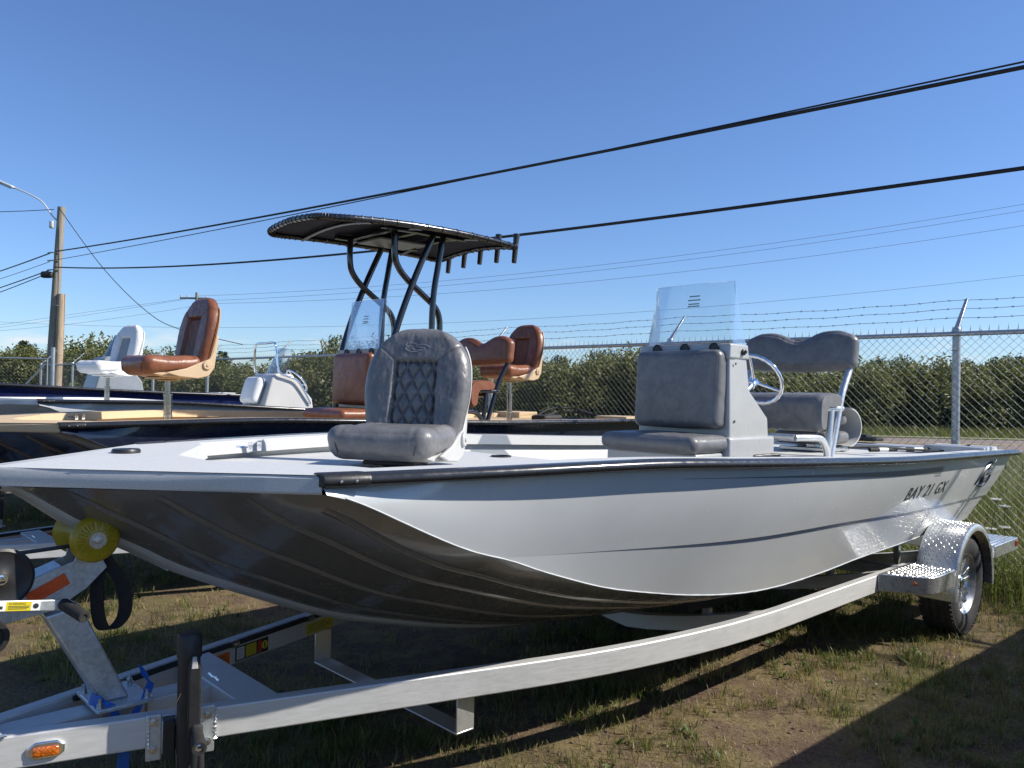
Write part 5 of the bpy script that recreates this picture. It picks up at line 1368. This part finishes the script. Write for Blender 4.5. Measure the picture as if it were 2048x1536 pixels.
    rf = MB(); rf.M = Matrix(((.90, 0, -.43, .185), (0, 1, 0, -.0565), (.43, 0, .90, .905), (0, 0, 0, 1)))
    rf.box(-.062, .062, -.004, .0, -.021, .021); rf.build('reflector', M['reflector'], wo, bevel=.002)
    wi = MB(); wi.lathe([(-.01, .010), (-.01, .088), (.0, .093), (.010, .093), (.014, .084), (.010, .078), (.010, .03), (.016, .02), (.018, .001)], (.045, -.090, .965), (0, -1, 0), 40); wo2 = wi.build('winch_gear', M['black_plastic'], wo, smooth=35)
    wb = MB(); hexbolt(wb, (.045, -.107, .965), (0, -1, 0), .012, .012); wb.build('winch_bolt', M['chrome'], wo2)
    wi = MB(); wi.lathe([(-.06, .05), (-.055, .062), (.055, .062), (.06, .05)], (.045, 0, .955), (0, 1, 0), 24); wi.build('strap_spool', M['webbing'], wo)
    wi = MB(); wi.lathe([(-.012, .03), (-.012, .052), (-.006, .056), (.006, .056), (.012, .052), (.012, .04), (.004, .036), (.004, .01)], (.02, -.085, .785), (0, -1, 0), 28); wi.build('idler_wheel', M['black_plastic'], wo)
    hd = MB(); hd.M = Matrix(((.99, .05, -.14, .06), (-.05, 1, 0, -.185), (.13, 0, .99, .893), (0, 0, 0, 1)))
    hd.M = Matrix.Translation((.055, -.185, .898)) @ Matrix.Rotation(rad(8), 4, 'Y')
    hd.box(-.24, .165, -.003, .003, -.017, .017); ho = hd.build('crank_handle', M['galv'], wo, bevel=.003)
    for x0, x1, mt in ((-.055, -.012, 'sticker_white'), (-.012, .055, 'sticker_yellow'), (.055, .08, 'sticker_white')):
        sk = MB(); sk.M = hd.M; sk.box(x0, x1, -.0042, -.003, -.0135, .0135); sk.build('sticker', M[mt], ho)
    Mh = hd.M.copy()
    text_part(ho, 'WARNING', .0095, M['decal'], lambda x, y, z: tuple(Mh @ Vector((-.006+x, -.0046, .0045+y))), 'sticker_print', 0.0, 0.0)
    pl = MB(); pl.M = Mh
    for q in range(3): pl.box(-.006, .05-.006*(q == 2), -.0047, -.0042, -.0005-.004*q, .0012-.004*q)
    pl.lathe([(0, .008), (.0004, .008)], (.0675, -.0043, 0), (0, -1, 0), 14); pl.box(-.048, -.03, -.0047, -.0042, .0, .007); pl.box(-.036, -.02, -.0047, -.0042, -.008, .001); pl.build('print_lines', M['decal'], ho)
    gr = MB(); prof = [(-.03, .010), (-.028, .016)]
    for k in range(8): prof += [(-.02+k*.014, .019), (-.013+k*.014, .0165)]
    prof += [(.092, .019), (.098, .017), (.098, .009), (.094, .008)]
    gr.lathe(prof, (.205, -.205, .876), Vector((.25, -1, -.18)), 20); gr.build('handle_grip', M['black_rubber'], ho, smooth=50)
    sb = MB(); ribbon(sb, [(.335, -.03, 1.02), (.37, -.045, .96), (.405, -.06, .90), (.42, -.065, .83), (.415, -.06, .775), (.385, -.055, .742), (.355, -.05, .748), (.338, -.05, .80), (.335, -.045, .88), (.345, -.03, .94), (.352, -.01, .975)], lambda t: Vector((.040-.012*t, -.020-.02*t, .006)), 6); sb.build('winch_strap', M['webbing'], wo, smooth=60)
    hk = MB(); 0 and hk.tube(smooth_path([(.345, -.06, .93), (.335, -.065, .90), (.330, -.065, .87), (.340, -.065, .855), (.350, -.065, .87), (.347, -.063, .895)], 6), .0055, 8)
    sb = MB(); ribbon(sb, [(.05, 0, 1.018), (.18, 0, 1.022), (.29, 0, 1.026), (.33, 0, 1.02)], lambda t: Vector((0, .048, 0)), 4); sb.build('winch_strap', M['webbing'], wo)
    # ---- tongue jack on the sun-side rail
    js, jw = .535, hwb(.535)+.075
    jk = MB(); jk.lathe([(-.40, .030), (-.10, .030), (-.10, .0345), (.205, .0345), (.205, .0385), (.275, .0385), (.282, .034), (.283, .001)], b_(js, jw, ZT), (0, 0, 1), 28)
    jo = jk.build('jack', M['black_plastic'], root, smooth=40)
    it = MB(); it.lathe([(.0, .055), (.008, .055), (.012, .024), (.25, .024)], b_(js, jw, .0), (0, 0, 1), 20); it.build('inner_tube', M['galv'], jo)
    FM = face_M(js, 1)
    gh = MB(); gh.M = FM; gh.prism([(.018, .36), (.052, .36), (.058, .40), (.058, .66), (.046, .695), (.026, .695), (.018, .66)], 'y', .095, .135); gh.build('gear_housing', M['black_plastic'], jo, bevel=.006, seg=3)
    gt = MB(); gt.M = FM; gt.prism([(.026, .662), (.047, .662), (.042, .700), (.030, .700)], 'y', .126, .1375); gt.build('pull_tab', M['shell_grey'], jo, bevel=.002)
    ck = MB(); ck.M = FM; ck.rbox((.048, .135, .40), (.035, .022, .17), .01, nd=(5, 4, 8)); ck.lathe([(-.03, .020), (.045, .022), (.075, .0235), (.082, .021), (.082, .013), (.07, .012)], (.048, .15, .445), (0, 1, .0), 22)
    ck.lathe([(-.05, .0125), (.02, .014), (.03, .010)], (.058, .135, .362), (0, 0, -1), 12); ck.build('crank', M['black_rubber'], jo, smooth=50)
    cb = MB(); cb.M = FM; hexbolt(cb, (.048, .222, .445), (0, 1, 0), .009, .006); cb.build('crank_bolt', M['chrome'], jo)
    mp = MB(); mp.M = FM; mp.box(-.10, -.052, .0, .008, .335, .487); mp.box(.058, .112, .0, .008, .335, .492); mp.box(-.052, .058, .0, .035, .36, .47); mp.build('mount_plate', M['galv'], jo, bevel=.004)
    pv = MB(); pv.M = FM; pv.box(-.05, -.012, .008, .055, .352, .478); pv.box(-.05, .055, .03, .05, .38, .45); pv.build('pivot_block', M['black_plastic'], jo, bevel=.004)
    mb_ = MB(); mb_.M = FM
    for x, z in ((-.076, .462), (-.076, .372), (.088, .462), (.088, .372)): hexbolt(mb_, (x, .008, z), (0, 1, 0), .0095, .009)
    mb_.build('mount_bolt', M['bolt'], jo)
    wr = MB(); wr.M = FM; wr.tube(smooth_path([(-.032, .105, .52), (-.02, .125, .55), (-.002, .135, .59)], 5), .0014, 4); wr.build('clip_wire', M['stainless'], jo)
    for x in (-.045, .057): 
        wd = MB(); wd.tube([FM @ Vector((x*2 + .0012*sin(k*1.9), .006, .375+.105*k/22)) for k in range(23)], [.005+.0016*sin(k*2.3) for k in range(23)], 6)
        wd.build('weld_bead', M['alu_plate'], jo)

tr1 = empty('boat_trailer', (T0.x, T0.y, 0), ANG, 'bare aluminium trailer with yellow bow roller under the light grey boat', 'trailer', None)
make_trailer(tr1)
def place_trailer(P_, z, label, jack=True):
    c = copy_tree(tr1); c.location = (P_.x, P_.y, z); c['label'] = label
    if not jack:   # this one has had its tongue jack taken off
        for o in [o for o in c.children if o.name.split('.')[0] == 'jack']:
            for q in list(o.children): bpy.data.objects.remove(q)
            bpy.data.objects.remove(o)
place_trailer(T2, .0, 'aluminium boat trailer under the dark navy boat with the canvas top', False)
place_trailer(P3, .075, 'aluminium boat trailer under the pale grey boat with the white seat')
place_trailer(P4, .255, 'aluminium boat trailer under the royal blue boat')
place_trailer(P5, .0, 'aluminium boat trailer under the boat parked on the sunny side')

# blue tie-down strap knotted round the winch post base
LM = Matrix.Translation((T0.x, T0.y, 0)) @ Matrix.Rotation(ANG, 4, 'Z')
stp = MB(); stp.M = LM
ribbon(stp, [b_(.475, .06, .585), b_(.500, .075, .545), b_(.490, .09, .505), b_(.455, .105, .468), b_(.44, .11, .44)], lambda t: Vector((-.012, -.010, .040)) if t < .35 else Vector((.036, .006, .012)), 6)
ribbon(stp, [b_(.345, -.02, .505), b_(.330, .035, .510), b_(.345, .085, .508), b_(.375, .095, .49), b_(.39, .10, .44)], lambda t: Vector((.012, .0, .034)) if t < .5 else Vector((.026, .0, .006)), 6)
ribbon(stp, [b_(.44, .11, .44), b_(.42, .115, .40), b_(.41, .12, .33), b_(.40, .12, .16), b_(.41, .10, .02)], lambda t: Vector((.040, .004, 0)), 6)
so = stp.build('tie_down_strap', M['strap_blue'], None, smooth=60); tag(so, 'blue webbing tie down strap looped round the winch post base', 'strap')

# ================================================================ GROUND COVER
def in_view(x, y, m=.06): return y > 1.5 and abs(x/y) < .645+m
def blades(name, items, mat, seed):
    """items: (x, y, height, width, lean, tint)"""
    r = random.Random(seed); V = []; F = []; Tn = []
    for x, y, h, wd, lean, tn in items:
        a = r.random()*6.283; z = ground_z(x, y)-.004; dx, dy = cos(a), sin(a); la = r.random()*6.283; lx, ly = cos(la)*lean*h, sin(la)*lean*h; b = len(V)
        V += [(x-dx*wd, y-dy*wd, z), (x+dx*wd, y+dy*wd, z), (x+lx*.35+dx*wd*.7, y+ly*.35+dy*wd*.7, z+h*.58), (x+lx*.35-dx*wd*.7, y+ly*.35-dy*wd*.7, z+h*.58), (x+lx, y+ly, z+h*(1-.25*lean))]
        F += [(b, b+1, b+2, b+3), (b+3, b+2, b+4)]; Tn += [tn, tn]
    me = bpy.data.meshes.new(name); me.from_pydata(V, [], F); at = me.attributes.new('tint', 'FLOAT', 'FACE'); at.data.foreach_set('value', Tn)
    me.materials.append(mat); o = bpy.data.objects.new(name, me); COL.objects.link(o); return o
r_ = random.Random(3); items = []
def green(x, y): return noise.noise(Vector((x*.9, y*.9, 4.4)))*.6+noise.noise(Vector((x*3.1, y*3.1, 1.4)))*.5
cnt = 0
while cnt < 9000:
    y = 1.9+7.8*r_.random()**1.15; x = (r_.random()*2-1)*.70*y
    gq = green(x, y); s, w = sw_of(x, y)
    bias = .12*sstep(2.5, 5.5, s)
    if r_.random() > .30+gq*.95+bias: continue
    cnt += 1; dry = max(0, min(1, .55-gq*.75-bias+r_.gauss(0, .18))); hh = .034+.042*max(0, gq+.2)+.024*r_.random()
    if r_.random() < .10: hh *= 1.9
    for _ in range(r_.randrange(5, 13)):
        q = r_.gauss(0, .022); q2 = r_.gauss(0, .022)
        items.append((x+q, y+q2, hh*r_.uniform(.5, 1.35), r_.uniform(.0016, .0034), r_.uniform(.1, .9), max(0, min(1, dry+r_.gauss(0, .2)))))
tag(blades('grass', items, M['grass'], 5), 'short patchy yard grass growing through the brown dirt', 'grass', kind='stuff')
items = []
for _ in range(42000):   # dry litter lying flat
    y = 1.9+6.5*r_.random()**1.2; x = (r_.random()*2-1)*.70*y
    if green(x, y) > .35: continue
    items.append((x, y, r_.uniform(.012, .03), r_.uniform(.0009, .0022), 1.9, r_.uniform(.5, 1.25)))
tag(blades('dry_grass_litter', items, M['grass'], 6), 'dry straw litter scattered over the bare dirt', 'straw', kind='stuff')
pb = MB()
ico = [(0, 0, 1), (.89, 0, .45), (.28, .85, .45), (-.72, .53, .45), (-.72, -.53, .45), (.28, -.85, .45), (.72, .53, -.45), (-.28, .85, -.45), (-.89, 0, -.45), (-.28, -.85, -.45), (.72, -.53, -.45)]
icf = [(0, 1, 2), (0, 2, 3), (0, 3, 4), (0, 4, 5), (0, 5, 1), (1, 6, 2), (2, 7, 3), (3, 8, 4), (4, 9, 5), (5, 10, 1), (2, 6, 7), (3, 7, 8), (4, 8, 9), (5, 9, 10), (1, 10, 6)]
for _ in range(3600):
    y = 1.9+5.5*r_.random()**1.2; x = (r_.random()*2-1)*.70*y
    if green(x, y) > .2: continue
    q = .003+.009*r_.random()**3; z = ground_z(x, y); sx, sy, sz = q*r_.uniform(.7, 1.4), q*r_.uniform(.7, 1.4), q*r_.uniform(.5, .9)
    pb.add([(x+vx*sx, y+vy*sy, z+vz*sz+q*.2) for vx, vy, vz in ico], icf)
M['soil'] = paint('soil', (.12, .08, .06), .95, 0, .5, 40)
tag(pb.build('soil_clods', M['soil'], None, smooth=0, recalc=False), 'small clods and pebbles strewn over the bare dirt', 'pebbles', kind='stuff')
def tall_grass(name, n, fn, h0, h1, wd, label, seed, tint=(.0, .6)):
    r2 = random.Random(seed); it = []
    for _ in range(n):
        x, y = fn(r2); it.append((x, y, r2.uniform(h0, h1), wd*r2.uniform(.6, 1.3), r2.uniform(.1, .7), r2.uniform(*tint)))
    return tag(blades(name, it, M['grass'], seed), label, 'grass', kind='stuff')
tall_grass('fence_grass', 18000, lambda r: (lambda a, e: ((FP+FD*a+FE*e).x, (FP+FD*a+FE*e).y))(r.uniform(-9.0, 4.0), r.gauss(.05, .35)), .18, .52, .0035, 'tall green grass growing along the foot of the fence', 21, (0, .45))
tall_grass('fence_grass', 7000, lambda r: (lambda a, e: ((FP+FD*a+FE*e).x, (FP+FD*a+FE*e).y))(r.uniform(3.5, 26), r.gauss(.05, .4)), .15, .45, .006, 'green grass along the fence foot behind the far boats', 22, (0, .5))
tall_grass('roadside_grass', 9000, lambda r: (lambda t, d: (road_pt(t, d, 0).x, road_pt(t, d, 0).y))(r.uniform(-6, 26), r.uniform(10.5, 24.4)), .10, .34, .010, 'rough grass between the fence and the road', 23, (.1, .7))
tall_grass('verge_grass', 14000, lambda r: (lambda t, d: (road_pt(t, d, 0).x, road_pt(t, d, 0).y))(r.uniform(-34, 34), r.uniform(37.4, 42.5)), .18, .55, .016, 'bright green grass verge between the road and the hedge', 24, (.0, .55))
tall_grass('fence_grass', 12000, lambda r: (lambda a, e: ((FP+FD*a+FE*e).x, (FP+FD*a+FE*e).y))(r.uniform(-4.5, 3.0), r.uniform(.4, 7.5)), .14, .42, .006, 'rough green grass just beyond the fence behind the trailer', 25, (0, .5))
# broad-leaved weeds
r2 = random.Random(12); V = []; F = []; Tn = []
def leaf(p, d, L_, wd, rise, tn):
    side = Vector((-d.y, d.x, 0)); b = len(V)
    for t, wf in ((0, .15), (.35, 1), (.7, .85), (1, .05)):
        c = p+d*L_*t+Vector((0, 0, rise*L_*sin(t*2.2))); V.append(tuple(c+side*wd*wf)); V.append(tuple(c-side*wd*wf))
    for k in range(3): F.append((b+2*k, b+2*k+1, b+2*k+3, b+2*k+2)); Tn.append(tn)
n = 0
while n < 460:
    y = 2.2+6.5*r2.random(); x = (r2.random()*2-1)*.68*y; s, w = sw_of(x, y)
    if green(x, y) < -.05 or (w < .2 and r2.random() < .5): continue
    n += 1; p = Vector((x, y, ground_z(x, y))); q = r2.uniform(.014, .040)
    for k in range(r2.randrange(4, 9)):
        a = r2.random()*6.283; leaf(p, Vector((cos(a), sin(a), 0)), q*r2.uniform(.7, 1.3), q*.22, r2.uniform(.2, 1.1), r2.random())
me = bpy.data.meshes.new('weeds'); me.from_pydata(V, [], F); at = me.attributes.new('tint', 'FLOAT', 'FACE'); at.data.foreach_set('value', Tn); me.materials.append(M['weed'])
o = bpy.data.objects.new('weeds', me); COL.objects.link(o); tag(o, 'low broad leaved weeds scattered through the yard grass', 'weeds', kind='stuff')
# wild carrot in flower beside the fence
for (a, e, h, k) in ((-.62, -.30, .92, 0), (-.42, -.22, .70, 1), (-.28, -.42, .78, 2), (-.55, -.55, .58, 3), (-.10, -.30, .62, 4), (-.75, -.15, .75, 5), (.08, -.2, .50, 6), (-.35, -.1, .50, 7)):
    p = FP+FD*a+FE*e; g0 = ground_z(p.x, p.y); rr = random.Random(k)
    wc_ = empty('wild_carrot', (p.x, p.y, g0), 0, 'wild carrot with flat white flower head growing by the fence behind the trailer', 'plant', 'wild carrot by the fence')
    top = Vector((rr.gauss(0, .06), rr.gauss(0, .06), h)); st = MB(); st.tube([(0, 0, -.02), tuple(top*.5+Vector((.02, 0, 0))), tuple(top)], [.004, .003, .0022], 5)
    for q in range(16): a_ = q*2.4; st.tube([tuple(top), tuple(top+Vector((cos(a_)*.035*(q/16)**.5, sin(a_)*.035*(q/16)**.5, .028)))], .0009, 3)
    st.build('stem', M['weed'], wc_)
    pts = [(top+Vector((cos(q*2.4)*.042*(q/140)**.5, sin(q*2.4)*.042*(q/140)**.5, .030+rr.gauss(0, .003))), Vector((0, 0, 1))) for q in range(140)]
    fm = leaf_mesh('flower_head', pts, M['petal'], .011, .8, 0, 900+k); fo = bpy.data.objects.new('flower_head', fm); COL.objects.link(fo); fo.parent = wc_
    lf = []
    for q in range(9):
        b = Vector((0, 0, h*rr.uniform(.1, .6))); a_ = rr.random()*6.283
        for j in range(10): lf.append((b+Vector((cos(a_), sin(a_), .3))*(.015*j)+Vector((rr.gauss(0, .012), rr.gauss(0, .012), rr.gauss(0, .008))), Vector((0, 0, 1))))
    lm = leaf_mesh('foliage', lf, M['weed'], .022, .4, 0, 950+k); lo = bpy.data.objects.new('foliage', lm); COL.objects.link(lo); lo.parent = wc_
# dandelion-like yellow flowers near the trailers
for k, (x, y) in enumerate(((-1.95, 3.55), (-1.72, 4.35), (-2.75, 5.0), (-2.35, 4.6))):
    p = empty('yellow_flower', (x, y, ground_z(x, y)), 0, 'small yellow flowers on a thin stalk in the grass beside the trailers', 'flower', 'yellow flowers in the grass')
    st = MB(); st.tube([(0, 0, -.01), (.008, .004, .05), (.01, 0, .10)], .0018, 5); st.build('stalk', M['weed'], p)
    fm = leaf_mesh('flower_head', [(Vector((.01+cos(q*2.4)*.014*(q/26)**.5, sin(q*2.4)*.014*(q/26)**.5, .10)), Vector((0, 0, 1))) for q in range(26)], M['petal_yellow'], .012, .6, 0, 970+k); fo = bpy.data.objects.new('flower_head', fm); COL.objects.link(fo); fo.parent = p
